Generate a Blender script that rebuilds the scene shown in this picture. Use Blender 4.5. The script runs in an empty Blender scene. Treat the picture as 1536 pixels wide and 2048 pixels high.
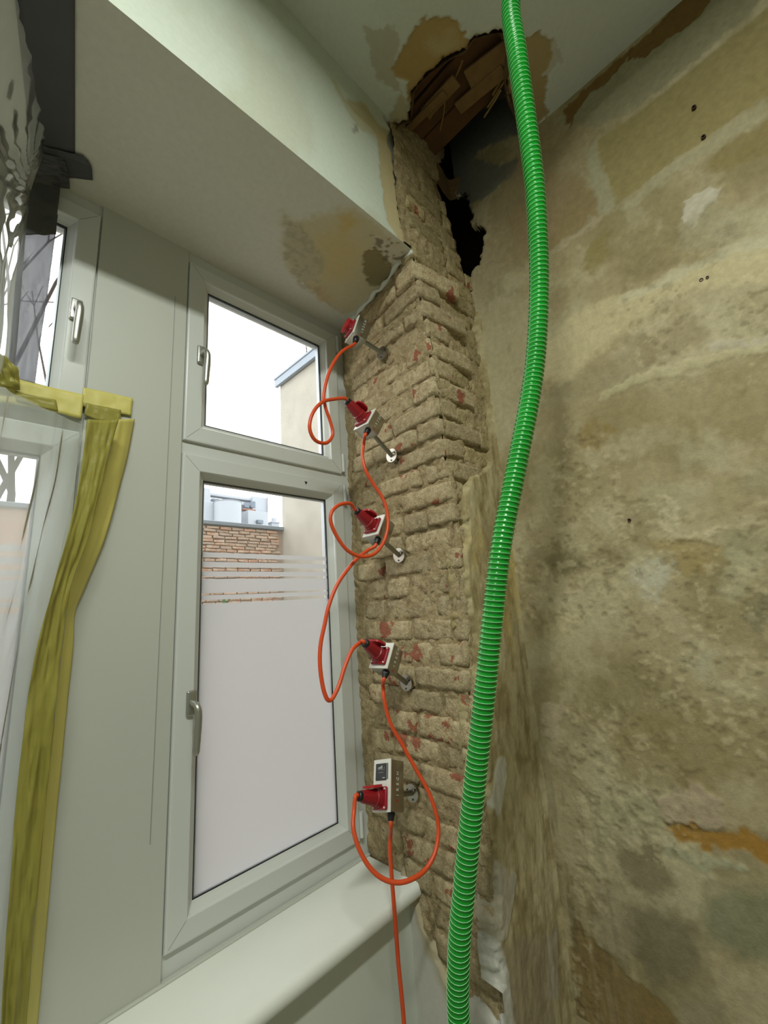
import bpy, bmesh, math, random
import numpy as np
from mathutils import Vector, Matrix

random.seed(7)
rng = np.random.default_rng(11)
scene = bpy.context.scene
COL = scene.collection

# ---------------------------------------------------------------- camera
IMG_W, IMG_H = 1536, 2048
YAW, PITCH, ROLL, FPX = .7969, .2198, -.0709, 837.27
CAM = np.array([-1.459, -.79, 1.55])
_cy, _sy = math.cos(YAW), math.sin(YAW)
_fw = np.array([_sy * math.cos(PITCH), _cy * math.cos(PITCH), math.sin(PITCH)])
_r = np.array([_cy, -_sy, 0.0])
_u = np.cross(_r, _fw)
ROT = np.array([_r * math.cos(ROLL) + _u * math.sin(ROLL), -_r * math.sin(ROLL) + _u * math.cos(ROLL), -_fw])
cam_data = bpy.data.cameras.new('camera')
cam_data.sensor_fit = 'VERTICAL'
cam_data.sensor_height = 36.0
cam_data.sensor_width = 27.0
cam_data.lens = FPX / IMG_H * 36.0
cam_data.clip_start = .02
cam_data.clip_end = 200
cam = bpy.data.objects.new('camera', cam_data)
COL.objects.link(cam)
m4 = Matrix.Identity(4)
for i in range(3):
    for j in range(3):
        m4[j][i] = ROT[i][j]
    m4[i][3] = CAM[i]
cam.matrix_world = m4
scene.camera = cam

# ---------------------------------------------------------------- light and exposure
scene.view_settings.view_transform = 'Standard'
scene.view_settings.look = 'None'
scene.view_settings.gamma = 1.0
scene.view_settings.use_curve_mapping = False
scene.view_settings.exposure = 0.14
world = bpy.data.worlds.new('overcast_sky')
scene.world = world
world.use_nodes = True
bg = world.node_tree.nodes['Background']
bg.inputs[0].default_value = (.96, .985, 1.0, 1)
bg.inputs[1].default_value = 3.2
# the room's ceiling lamp, above and behind the photographer: it throws the soffit's shadow on the mullion panel
lamp_data = bpy.data.lights.new('ceiling_lamp_offscreen', 'AREA')
lamp_data.shape = 'RECTANGLE'      # long batten along the window wall: sharp soffit shadow, no hose shadow
lamp_data.size = 1.3
lamp_data.size_y = .13
lamp_data.energy = 52
lamp_data.color = (.955, 1.0, .925)
LAMP_POS = (-1.85, -1.06, 3.315)


def px_ray(p):
    return ROT.T @ np.array([(p[0] - IMG_W / 2) / FPX, -(p[1] - IMG_H / 2) / FPX, -1.0])


def on_plane(p, axis, val):
    """world point where the sight line of photo pixel p meets the plane axis = val"""
    d = px_ray(p)
    return CAM + d * ((val - CAM[axis]) / d[axis])


def at_depth(p, depth):
    return CAM + px_ray(p) * depth


# ---------------------------------------------------------------- noise
def _hash(ix, iy, iz, seed):
    h = (ix.astype(np.int64) * 374761393 + iy.astype(np.int64) * 668265263 + iz.astype(np.int64) * 2147483647 + seed * 1274126177) & 0xFFFFFFFF
    h = ((h ^ (h >> 13)) * 1274126177) & 0xFFFFFFFF
    h = ((h ^ (h >> 16)) * 2246822519) & 0xFFFFFFFF
    return ((h ^ (h >> 15)) & 0xFFFFFF) / float(0xFFFFFF)


def vnoise(x, y, z=None, seed=0):
    x = np.asarray(x, float)
    y = np.asarray(y, float)
    z = np.zeros_like(x) if z is None else np.asarray(z, float)
    ix, iy, iz = np.floor(x), np.floor(y), np.floor(z)
    fx, fy, fz = x - ix, y - iy, z - iz
    fx, fy, fz = [t * t * t * (t * (t * 6 - 15) + 10) for t in (fx, fy, fz)]
    out = 0
    for a in (0, 1):
        for b in (0, 1):
            for c in (0, 1):
                w = (fx if a else 1 - fx) * (fy if b else 1 - fy) * (fz if c else 1 - fz)
                out = out + w * _hash(ix + a, iy + b, iz + c, seed)
    return out


def fbm(x, y, z=None, seed=0, octv=4, gain=.5):
    s, amp, tot, f = 0, 1.0, 0, 1.0
    for o in range(octv):
        s = s + amp * vnoise(np.asarray(x) * f, np.asarray(y) * f, None if z is None else np.asarray(z) * f, seed + o * 17)
        tot += amp
        amp *= gain
        f *= 2.03
    return s / tot


def srgb(c):
    c = np.asarray(c, float) / 255.0
    return np.where(c <= .04045, c / 12.92, ((c + .055) / 1.055) ** 2.4)


def lin4(c):
    return tuple(float(v) for v in srgb(c)) + (1.0,)


def smooth(e0, e1, x):
    t = np.clip((x - e0) / (e1 - e0), 0, 1)
    return t * t * (3 - 2 * t)


def poly_sd(u, v, poly):
    """signed distance to polygon, negative inside"""
    poly = np.asarray(poly, float)
    d = np.full(u.shape, 1e9)
    inside = np.zeros(u.shape, bool)
    n = len(poly)
    for i in range(n):
        ax, ay = poly[i]
        bx, by = poly[(i + 1) % n]
        ex, ey = bx - ax, by - ay
        wx, wy = u - ax, v - ay
        t = np.clip((wx * ex + wy * ey) / (ex * ex + ey * ey + 1e-12), 0, 1)
        d = np.minimum(d, (wx - ex * t) ** 2 + (wy - ey * t) ** 2)
        cond = ((ay > v) != (by > v))
        with np.errstate(divide='ignore', invalid='ignore'):
            xi = ax + (v - ay) * ex / (ey if abs(ey) > 1e-12 else 1e-12)
        inside ^= cond & (u < xi)
    d = np.sqrt(d)
    return np.where(inside, -d, d)


# ---------------------------------------------------------------- object helpers
def tag(o, label=None, cat=None, group=None, kind=None):
    if label:
        o['label'] = label
    if cat:
        o['category'] = cat
    if group:
        o['group'] = group
    if kind:
        o['kind'] = kind
    return o


def empty(name, loc=(0, 0, 0), parent=None):
    o = bpy.data.objects.new(name, None)
    o.empty_display_size = .05
    COL.objects.link(o)
    o.location = loc
    if parent:
        o.parent = parent
    return o


def link_mesh(name, me, mat, parent=None, smooth_shade=False, mw=None):
    o = bpy.data.objects.new(name, me)
    COL.objects.link(o)
    if mat is not None:
        for mm in (mat if isinstance(mat, (list, tuple)) else [mat]):
            me.materials.append(mm)
    if smooth_shade:
        me.polygons.foreach_set('use_smooth', [True] * len(me.polygons))
    if parent:
        o.parent = parent
        wp = parent.matrix_world if parent.parent is None else None
        o.matrix_parent_inverse = parent_world(parent).inverted()
    if mw is not None:
        o.matrix_world = mw
    return o


def parent_world(o):
    m = o.matrix_basis.copy()
    if o.parent:
        return parent_world(o.parent) @ o.matrix_parent_inverse @ m
    return m


def mesh_from(name, verts, faces):
    me = bpy.data.meshes.new(name)
    me.from_pydata([tuple(map(float, v)) for v in verts], [], [tuple(map(int, f)) for f in faces])
    me.update()
    return me


class MB:
    """collects shapes into one mesh"""

    def __init__(self):
        self.bm = bmesh.new()

    def box(self, lo, hi, bevel=0, seg=2, mat=None):
        r = bmesh.ops.create_cube(self.bm, size=1)
        vs = r['verts']
        for v in vs:
            v.co = Vector([lo[i] + (v.co[i] + .5) * (hi[i] - lo[i]) for i in range(3)])
        if bevel:
            es = list({e for v in vs for e in v.link_edges})
            r2 = bmesh.ops.bevel(self.bm, geom=es, offset=bevel, segments=seg, profile=.5, affect='EDGES', clamp_overlap=True)
            vs = list({v for f in r2['faces'] for v in f.verts} | {v for v in vs if v.is_valid})
        if mat is not None:
            bmesh.ops.transform(self.bm, matrix=mat, verts=vs)
        return vs

    def cyl(self, p0, p1, r0, r1=None, seg=20, caps=True):
        p0, p1 = Vector(p0), Vector(p1)
        r1 = r0 if r1 is None else r1
        d = p1 - p0
        r = bmesh.ops.create_cone(self.bm, cap_ends=caps, segments=seg, radius1=r0, radius2=r1, depth=d.length)
        m = Matrix.Translation((p0 + p1) / 2) @ Vector((0, 0, 1)).rotation_difference(d).to_matrix().to_4x4()
        bmesh.ops.transform(self.bm, matrix=m, verts=r['verts'])
        return r['verts']

    def prism(self, pts, axis, a0, a1):
        """extrude polygon pts (2d) along axis between a0 and a1"""
        oth = [i for i in range(3) if i != axis]

        def mk(p, a):
            c = [0, 0, 0]
            c[axis] = a
            c[oth[0]], c[oth[1]] = p
            return self.bm.verts.new(c)
        A = [mk(p, a0) for p in pts]
        B = [mk(p, a1) for p in pts]
        n = len(pts)
        self.bm.faces.new(A)
        self.bm.faces.new(list(reversed(B)))
        for i in range(n):
            self.bm.faces.new([A[i], B[i], B[(i + 1) % n], A[(i + 1) % n]])
        return A + B

    def build(self, name, mat, parent=None, smooth_shade=False, auto=None, mw=None):
        bmesh.ops.recalc_face_normals(self.bm, faces=self.bm.faces[:])
        me = bpy.data.meshes.new(name)
        self.bm.to_mesh(me)
        self.bm.free()
        o = link_mesh(name, me, mat, parent, smooth_shade, mw)
        if auto:
            me.polygons.foreach_set('use_smooth', [True] * len(me.polygons))
            me.set_sharp_from_angle(angle=math.radians(auto))
        return o


def catmull(P, n):
    P = np.asarray(P, float)
    Q = np.vstack([2 * P[0] - P[1], P, 2 * P[-1] - P[-2]])
    seg = np.linalg.norm(np.diff(P, axis=0), axis=1)
    out = []
    for i in range(len(P) - 1):
        k = max(2, int(round(n * seg[i] / seg.sum())))
        t = np.linspace(0, 1, k, endpoint=False)[:, None]
        p0, p1, p2, p3 = Q[i], Q[i + 1], Q[i + 2], Q[i + 3]
        out.append(.5 * ((2 * p1) + (-p0 + p2) * t + (2 * p0 - 5 * p1 + 4 * p2 - p3) * t ** 2 + (-p0 + 3 * p1 - 3 * p2 + p3) * t ** 3))
    out.append(P[-1:])
    C = np.vstack(out)
    return C


def resample(C, n):
    s = np.concatenate([[0], np.cumsum(np.linalg.norm(np.diff(C, axis=0), axis=1))])
    t = np.linspace(0, s[-1], n)
    return np.stack([np.interp(t, s, C[:, k]) for k in range(3)], 1), s[-1]


def frames(C):
    T = np.gradient(C, axis=0)
    T /= np.linalg.norm(T, axis=1)[:, None]
    n = np.cross(T[0], [0.31, .72, .2])
    n /= np.linalg.norm(n)
    N = [n]
    for i in range(1, len(C)):
        n = N[-1] - T[i] * (N[-1] @ T[i])
        N.append(n / np.linalg.norm(n))
    N = np.array(N)
    return T, N, np.cross(T, N)


def tube_mesh(name, C, rad, seg=12, caps=True):
    C = np.asarray(C, float)
    T, N, B = frames(C)
    rad = np.full(len(C), rad) if np.isscalar(rad) else np.asarray(rad)
    a = np.linspace(0, 2 * np.pi, seg, endpoint=False)
    V = C[:, None, :] + rad[:, None, None] * (np.cos(a)[None, :, None] * N[:, None, :] + np.sin(a)[None, :, None] * B[:, None, :])
    V = V.reshape(-1, 3)
    i, j = np.meshgrid(np.arange(len(C) - 1), np.arange(seg), indexing='ij')
    j2 = (j + 1) % seg
    F = np.stack([i * seg + j, i * seg + j2, (i + 1) * seg + j2, (i + 1) * seg + j], -1).reshape(-1, 4).tolist()
    if caps:
        F.append(list(range(seg))[::-1])
        F.append([(len(C) - 1) * seg + k for k in range(seg)])
    return mesh_from(name, V, F)


def grid_mesh(name, pts, keep=None, colors=None, flip=False):
    """pts (nu,nv,3); keep (nu-1,nv-1) bool; colors (nu,nv,3) linear"""
    nu, nv = pts.shape[:2]
    idx = np.arange(nu * nv).reshape(nu, nv)
    F = np.stack([idx[:-1, :-1], idx[1:, :-1], idx[1:, 1:], idx[:-1, 1:]], -1)
    if flip:
        F = F[..., ::-1]
    F = F[keep] if keep is not None else F.reshape(-1, 4)
    used = np.zeros(nu * nv, bool)
    used[F.ravel()] = True
    remap = np.cumsum(used) - 1
    V = pts.reshape(-1, 3)[used]
    F = remap[F]
    me = bpy.data.meshes.new(name)
    me.vertices.add(len(V))
    me.vertices.foreach_set('co', V.astype(np.float32).ravel())
    me.loops.add(F.size)
    me.loops.foreach_set('vertex_index', F.astype(np.int32).ravel())
    me.polygons.add(len(F))
    me.polygons.foreach_set('loop_start', np.arange(0, F.size, 4, dtype=np.int32))
    me.polygons.foreach_set('loop_total', np.full(len(F), 4, np.int32))
    me.update(calc_edges=True)
    me.validate()
    if colors is not None:
        c = colors.reshape(-1, 3)[used]
        at = me.attributes.new('paint', 'FLOAT_COLOR', 'POINT')
        at.data.foreach_set('color', np.hstack([c, np.ones((len(c), 1))]).astype(np.float32).ravel())
    return me


# ---------------------------------------------------------------- materials
MATS = {}


def new_mat(name):
    m = bpy.data.materials.new(name)
    m.use_nodes = True
    nt = m.node_tree
    MATS[name] = m
    return m, nt, nt.nodes['Principled BSDF'], nt.nodes['Material Output']


def plain(name, col, rough=.5, metal=0, var=.08, scale=30, bump=0, spec=None, coat=0, detail=4):
    m, nt, bs, out = new_mat(name)
    tc = nt.nodes.new('ShaderNodeTexCoord')
    nz = nt.nodes.new('ShaderNodeTexNoise')
    nz.inputs['Scale'].default_value = scale
    nz.inputs['Detail'].default_value = detail
    nt.links.new(tc.outputs['Object'], nz.inputs['Vector'])
    mx = nt.nodes.new('ShaderNodeMix')
    mx.data_type = 'RGBA'
    c = np.array(lin4(col))
    mx.inputs['A'].default_value = tuple(np.append(c[:3] * (1 - var), 1))
    mx.inputs['B'].default_value = tuple(np.append(np.minimum(c[:3] * (1 + var), 1), 1))
    nt.links.new(nz.outputs['Fac'], mx.inputs['Factor'])
    nt.links.new(mx.outputs['Result'], bs.inputs['Base Color'])
    bs.inputs['Roughness'].default_value = rough
    bs.inputs['Metallic'].default_value = metal
    if spec is not None:
        bs.inputs['Specular IOR Level'].default_value = spec
    bs.inputs['Coat Weight'].default_value = coat
    if bump:
        bp = nt.nodes.new('ShaderNodeBump')
        bp.inputs['Strength'].default_value = bump
        bp.inputs['Distance'].default_value = .004
        nt.links.new(nz.outputs['Fac'], bp.inputs['Height'])
        nt.links.new(bp.outputs['Normal'], bs.inputs['Normal'])
    return m


def painted(name, rough=.9, bump=.5, dist=.004, fine=.10, sc1=45, sc2=190, stretch=(1, 1, 1)):
    """plaster whose patches come from the 'paint' attribute, with procedural grain and relief"""
    m, nt, bs, out = new_mat(name)
    at = nt.nodes.new('ShaderNodeAttribute')
    at.attribute_name = 'paint'
    tc = nt.nodes.new('ShaderNodeTexCoord')
    mp = nt.nodes.new('ShaderNodeMapping')
    mp.inputs['Scale'].default_value = stretch
    nt.links.new(tc.outputs['Object'], mp.inputs['Vector'])
    n1 = nt.nodes.new('ShaderNodeTexNoise')
    n1.inputs['Scale'].default_value = sc1
    n1.inputs['Detail'].default_value = 6
    n1.inputs['Roughness'].default_value = .65
    n2 = nt.nodes.new('ShaderNodeTexNoise')
    n2.inputs['Scale'].default_value = sc2
    n2.inputs['Detail'].default_value = 3
    for n in (n1, n2):
        nt.links.new(mp.outputs['Vector'], n.inputs['Vector'])
    mr = nt.nodes.new('ShaderNodeMapRange')
    mr.inputs['From Min'].default_value = .3
    mr.inputs['From Max'].default_value = .7
    mr.inputs['To Min'].default_value = 1 - fine
    mr.inputs['To Max'].default_value = 1 + fine
    nt.links.new(n1.outputs['Fac'], mr.inputs['Value'])
    ml = nt.nodes.new('ShaderNodeMix')
    ml.data_type = 'RGBA'
    ml.blend_type = 'MULTIPLY'
    ml.inputs['Factor'].default_value = 1
    nt.links.new(at.outputs['Color'], ml.inputs['A'])
    nt.links.new(mr.outputs['Result'], ml.inputs['B'])
    nt.links.new(ml.outputs['Result'], bs.inputs['Base Color'])
    ad = nt.nodes.new('ShaderNodeMath')
    ad.operation = 'MULTIPLY_ADD'
    ad.inputs[1].default_value = .35
    nt.links.new(n2.outputs['Fac'], ad.inputs[0])
    nt.links.new(n1.outputs['Fac'], ad.inputs[2])
    bp = nt.nodes.new('ShaderNodeBump')
    bp.inputs['Strength'].default_value = bump
    bp.inputs['Distance'].default_value = dist
    nt.links.new(ad.outputs[0], bp.inputs['Height'])
    nt.links.new(bp.outputs['Normal'], bs.inputs['Normal'])
    bs.inputs['Roughness'].default_value = rough
    bs.inputs['Specular IOR Level'].default_value = .2
    return m


def brick_mat(name, smear, smear2, red, amount=.62, scale=9):
    """old brick smeared with lime mortar: red clay shows through in flakes"""
    m, nt, bs, out = new_mat(name)
    tc = nt.nodes.new('ShaderNodeTexCoord')
    oi = nt.nodes.new('ShaderNodeObjectInfo')
    va = nt.nodes.new('ShaderNodeVectorMath')
    va.operation = 'ADD'
    geo = nt.nodes.new('ShaderNodeNewGeometry')
    cmb = nt.nodes.new('ShaderNodeCombineXYZ')
    mulr = nt.nodes.new('ShaderNodeMath')
    mulr.operation = 'MULTIPLY'
    mulr.inputs[1].default_value = 37
    nt.links.new(oi.outputs['Random'], mulr.inputs[0])
    nt.links.new(mulr.outputs[0], cmb.inputs[0])
    nt.links.new(geo.outputs['Position'], va.inputs[0])
    nt.links.new(cmb.outputs[0], va.inputs[1])

    def noise(sc, det, rg):
        n = nt.nodes.new('ShaderNodeTexNoise')
        n.inputs['Scale'].default_value = sc
        n.inputs['Detail'].default_value = det
        n.inputs['Roughness'].default_value = rg
        nt.links.new(va.outputs[0], n.inputs['Vector'])
        return n
    nA, nB, nC = noise(scale * 1.5, 4, .6), noise(42, 6, .7), noise(170, 3, .6)
    r1 = nt.nodes.new('ShaderNodeValToRGB')
    r1.color_ramp.elements[0].position = .3
    r1.color_ramp.elements[0].color = lin4(smear2)
    r1.color_ramp.elements[1].position = .68
    r1.color_ramp.elements[1].color = lin4(smear)
    nt.links.new(nB.outputs['Fac'], r1.inputs['Fac'])
    # per brick offset of how much clay shows
    off = nt.nodes.new('ShaderNodeMapRange')
    off.inputs['To Min'].default_value = -.07
    off.inputs['To Max'].default_value = .055
    nt.links.new(oi.outputs['Random'], off.inputs['Value'])
    sm = nt.nodes.new('ShaderNodeMath')
    sm.operation = 'ADD'
    nt.links.new(nA.outputs['Fac'], sm.inputs[0])
    nt.links.new(off.outputs['Result'], sm.inputs[1])
    r2 = nt.nodes.new('ShaderNodeValToRGB')
    r2.color_ramp.elements[0].position = amount
    r2.color_ramp.elements[0].color = (0, 0, 0, 1)
    r2.color_ramp.elements[1].position = amount + .03
    r2.color_ramp.elements[1].color = (1, 1, 1, 1)
    nt.links.new(sm.outputs[0], r2.inputs['Fac'])
    mx = nt.nodes.new('ShaderNodeMix')
    mx.data_type = 'RGBA'
    nt.links.new(r2.outputs['Color'], mx.inputs['Factor'])
    nt.links.new(r1.outputs['Color'], mx.inputs['A'])
    mx.inputs['B'].default_value = lin4(red)
    tv = nt.nodes.new('ShaderNodeMapRange')
    tv.inputs['To Min'].default_value = .80
    tv.inputs['To Max'].default_value = 1.12
    nt.links.new(oi.outputs['Random'], tv.inputs['Value'])
    gr = nt.nodes.new('ShaderNodeMapRange')
    gr.inputs['From Min'].default_value = .3
    gr.inputs['From Max'].default_value = .7
    gr.inputs['To Min'].default_value = .78
    gr.inputs['To Max'].default_value = 1.16
    nt.links.new(nC.outputs['Fac'], gr.inputs['Value'])
    pm = nt.nodes.new('ShaderNodeMath')
    pm.operation = 'MULTIPLY'
    nt.links.new(tv.outputs['Result'], pm.inputs[0])
    nt.links.new(gr.outputs['Result'], pm.inputs[1])
    tm = nt.nodes.new('ShaderNodeMix')
    tm.data_type = 'RGBA'
    tm.blend_type = 'MULTIPLY'
    tm.inputs['Factor'].default_value = 1
    nt.links.new(mx.outputs['Result'], tm.inputs['A'])
    nt.links.new(pm.outputs[0], tm.inputs['B'])
    nt.links.new(tm.outputs['Result'], bs.inputs['Base Color'])
    ad = nt.nodes.new('ShaderNodeMath')
    ad.operation = 'MULTIPLY_ADD'
    ad.inputs[1].default_value = .55
    nt.links.new(nC.outputs['Fac'], ad.inputs[0])
    nt.links.new(nB.outputs['Fac'], ad.inputs[2])
    bp = nt.nodes.new('ShaderNodeBump')
    bp.inputs['Strength'].default_value = .9
    bp.inputs['Distance'].default_value = .007
    nt.links.new(ad.outputs[0], bp.inputs['Height'])
    nt.links.new(bp.outputs['Normal'], bs.inputs['Normal'])
    bs.inputs['Roughness'].default_value = .95
    bs.inputs['Specular IOR Level'].default_value = .15
    return m


def thin_mat(name, kind, col, transp, rough=.2, spec=.08, bump=0, bscale=20, transl=.5):
    """thin sheets: transparent share + translucent/diffuse share + gloss"""
    m, nt, bs, out = new_mat(name)
    nt.nodes.remove(bs)
    tr = nt.nodes.new('ShaderNodeBsdfTransparent')
    df = nt.nodes.new('ShaderNodeBsdfDiffuse')
    tl = nt.nodes.new('ShaderNodeBsdfTranslucent')
    gl = nt.nodes.new('ShaderNodeBsdfGlossy')
    gl.inputs['Roughness'].default_value = rough
    df.inputs['Color'].default_value = lin4(col)
    tl.inputs['Color'].default_value = lin4(col)
    m1 = nt.nodes.new('ShaderNodeMixShader')
    m1.inputs[0].default_value = transl
    nt.links.new(df.outputs[0], m1.inputs[1])
    nt.links.new(tl.outputs[0], m1.inputs[2])
    m2 = nt.nodes.new('ShaderNodeMixShader')
    m2.inputs[0].default_value = 1 - transp
    nt.links.new(tr.outputs[0], m2.inputs[1])
    nt.links.new(m1.outputs[0], m2.inputs[2])
    m3 = nt.nodes.new('ShaderNodeMixShader')
    fr = nt.nodes.new('ShaderNodeFresnel')
    fr.inputs['IOR'].default_value = 1.0 + spec * 5.5
    nt.links.new(fr.outputs[0], m3.inputs[0])
    nt.links.new(m2.outputs[0], m3.inputs[1])
    nt.links.new(gl.outputs[0], m3.inputs[2])
    nt.links.new(m3.outputs[0], out.inputs['Surface'])
    if bump:
        tc = nt.nodes.new('ShaderNodeTexCoord')
        nz = nt.nodes.new('ShaderNodeTexNoise')
        nz.inputs['Scale'].default_value = bscale
        nz.inputs['Detail'].default_value = 3
        nt.links.new(tc.outputs['Object'], nz.inputs['Vector'])
        bp = nt.nodes.new('ShaderNodeBump')
        bp.inputs['Strength'].default_value = bump
        bp.inputs['Distance'].default_value = .01
        nt.links.new(nz.outputs['Fac'], bp.inputs['Height'])
        for n in (df, tl, gl):
            nt.links.new(bp.outputs['Normal'], n.inputs['Normal'])
    if kind == 'tint':
        tr.inputs['Color'].default_value = lin4(col)
    return m


M_WALL = painted('old_plaster', bump=.6, dist=.0035, fine=.13)
M_PAINT = painted('painted_plaster', bump=.25, dist=.002, fine=.04, sc1=60)
M_PIER = painted('streaked_plaster', bump=.6, dist=.004, fine=.12, stretch=(1, 1, .65))
M_BRICK = brick_mat('smeared_brick', (206, 190, 154), (154, 135, 100), (156, 100, 78), .605, 8)
M_BRICKB = brick_mat('smeared_brick_pier', (198, 182, 140), (150, 132, 92), (152, 94, 70), .65, 8)
M_MORTAR = brick_mat('lime_mortar', (196, 178, 140), (148, 129, 94), (150, 98, 74), .70, 10)
M_WHITE = plain('white_wall_paint', (208, 211, 200), .85, var=.03, scale=8, bump=.1)
M_PVC = plain('white_pvc', (206, 209, 204), .28, var=.015, scale=5)
M_PANEL = plain('white_panel', (190, 192, 182), .4, var=.02, scale=3)
M_GASKET = plain('black_gasket', (28, 28, 28), .6, var=.1)
M_SILL = plain('sill_stone', (234, 236, 228), .35, var=.035, scale=7)
M_ALU = plain('brushed_aluminium', (176, 176, 168), .36, .85, var=.05, scale=60)
M_STEEL = plain('stainless_steel', (172, 168, 156), .3, 1.0, var=.07, scale=25)
M_TUBE = plain('rod_steel', (150, 147, 135), .33, 1.0, var=.07, scale=40)
M_PLATE = plain('white_front_plate', (228, 226, 218), .3, var=.02)
M_RED = plain('red_socket_plastic', (148, 20, 32), .42, var=.06, scale=40)
M_REDL = plain('red_flap_plastic', (178, 30, 40), .4, var=.05, scale=40)
M_BLACK = plain('black_plastic', (22, 22, 24), .45, var=.1)
M_ORANGE = plain('orange_cable', (214, 78, 34), .38, var=.06, scale=20)
M_SCREEN = plain('meter_face', (58, 60, 62), .25, var=.05)
M_LCD = plain('meter_print', (176, 180, 178), .4, var=.03)
M_INK = plain('white_print', (205, 203, 195), .5, var=.03)
M_INKR = plain('red_print', (160, 34, 30), .5, var=.05)
M_YTAPE = plain('yellow_tape', (206, 196, 108), .5, var=.07, scale=14, bump=.2)
M_YTAPED = thin_mat('yellow_tape_sheer', 'mix', (176, 168, 82), .12, .35, .06, .3, 25, .25)
M_GTAPE = plain('grey_cloth_tape', (74, 74, 76), .55, var=.1, scale=18, bump=.25)
M_GSHEER = thin_mat('grey_film', 'mix', (128, 129, 136), .22, .35, .04, .2, 10, .45)
M_SHEET = thin_mat('dust_sheet_film', 'mix', (226, 232, 230), .48, .3, .03, .12, 9, .5)
M_GLASS = thin_mat('window_glass', 'mix', (255, 255, 255), .985, .02, .05)
M_FILM = thin_mat('frosted_film', 'mix', (178, 178, 176), .03, .35, .06, 0, 20, .82)
M_WOOD = plain('old_board', (104, 72, 40), .9, var=.35, scale=16, bump=.5)
M_DARKWOOD = plain('dark_timber', (84, 62, 42), .95, var=.3, scale=12, bump=.4)
M_CAVITY = plain('cavity_masonry', (118, 98, 74), .95, var=.25, scale=14, bump=.5)  # bare old masonry colour of the cavity walls
M_REED = plain('reed', (150, 122, 72), .8, var=.2, scale=30)
M_FLOOR = plain('dusty_screed', (165, 162, 152), .9, var=.2, scale=6, bump=.2)
M_STUCCO = plain('outside_stucco', (168, 164, 151), .95, var=.2, scale=2.8, bump=.4, detail=9)
M_ZINC = plain('zinc_coping', (140, 150, 160), .5, .3, var=.06, scale=4)
M_OBRICK = brick_mat('courtyard_brick', (218, 200, 182), (200, 176, 156), (206, 166, 142), .54, 4)
M_OMORT = plain('courtyard_mortar', (176, 160, 144), .95, var=.15, scale=10)
M_GROUND = plain('courtyard_ground', (150, 148, 138), .95, var=.1, scale=2)
M_FACADE = plain('pale_facade', (150, 156, 162), .8, var=.02, scale=1)
M_FGLASS = plain('far_window_glass', (88, 100, 112), .2, var=.08, scale=2)
M_FRAIL = plain('far_railing', (110, 116, 122), .5, var=.05)
M_ROOFT = plain('roof_tile', (130, 94, 78), .9, var=.1, scale=4)
M_BARK = plain('bark', (62, 54, 46), .9, var=.2, scale=20)
M_LEAF = plain('ivy_leaf', (70, 110, 56), .7, var=.25, scale=20)

# green suction hose: slightly light-passing PVC
mh, nth, bsh, _o = new_mat('green_pvc')
bsh.inputs['Base Color'].default_value = lin4((10, 148, 40))
bsh.inputs['Roughness'].default_value = .22
bsh.inputs['Subsurface Weight'].default_value = .15
bsh.inputs['Subsurface Radius'].default_value = (.01, .03, .01)
bsh.inputs['Subsurface Scale'].default_value = .2
tch = nth.nodes.new('ShaderNodeTexCoord')
nzh = nth.nodes.new('ShaderNodeTexNoise')
nzh.inputs['Scale'].default_value = 9
nth.links.new(tch.outputs['Object'], nzh.inputs['Vector'])
mxh = nth.nodes.new('ShaderNodeMix')
mxh.data_type = 'RGBA'
mxh.inputs['A'].default_value = lin4((2, 122, 24))
mxh.inputs['B'].default_value = lin4((14, 160, 40))
nth.links.new(nzh.outputs['Fac'], mxh.inputs['Factor'])
nth.links.new(mxh.outputs['Result'], bsh.inputs['Base Color'])
M_HOSE = mh
M_HELIX = plain('pale_helix', (150, 226, 160), .25, var=.03)

# ================================================================ THE ROOM
D = .526            # sash front plane of the windows
Z_SOF = 2.83        # niche soffit
Z_CEIL = 3.40
Z_SILL = .68
RX0, RY0 = -4.3, -4.2   # far room corners


def reveal_x(z, y):
    """x of the exposed brick reveal: from the window frame to the pier's corner"""
    zz = np.array([0, .45, .8, 1.25, 1.63, 1.9, 2.15, 2.55, 2.75, 3.4])
    xc = np.array([-.335, -.337, -.343, -.332, -.318, -.322, -.342, -.368, -.40, -.42])
    c = np.interp(z, zz, xc)
    return c + (-.305 - c) * np.clip(np.asarray(y) / D, 0, 1.2)


def world_poly(px, axis, val, keep):
    return [tuple(on_plane(p, axis, val)[k] for k in keep) for p in px]


def mixc(C, col, w):
    return C * (1 - w[..., None]) + srgb(col)[None, None, :] * w[..., None]


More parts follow.
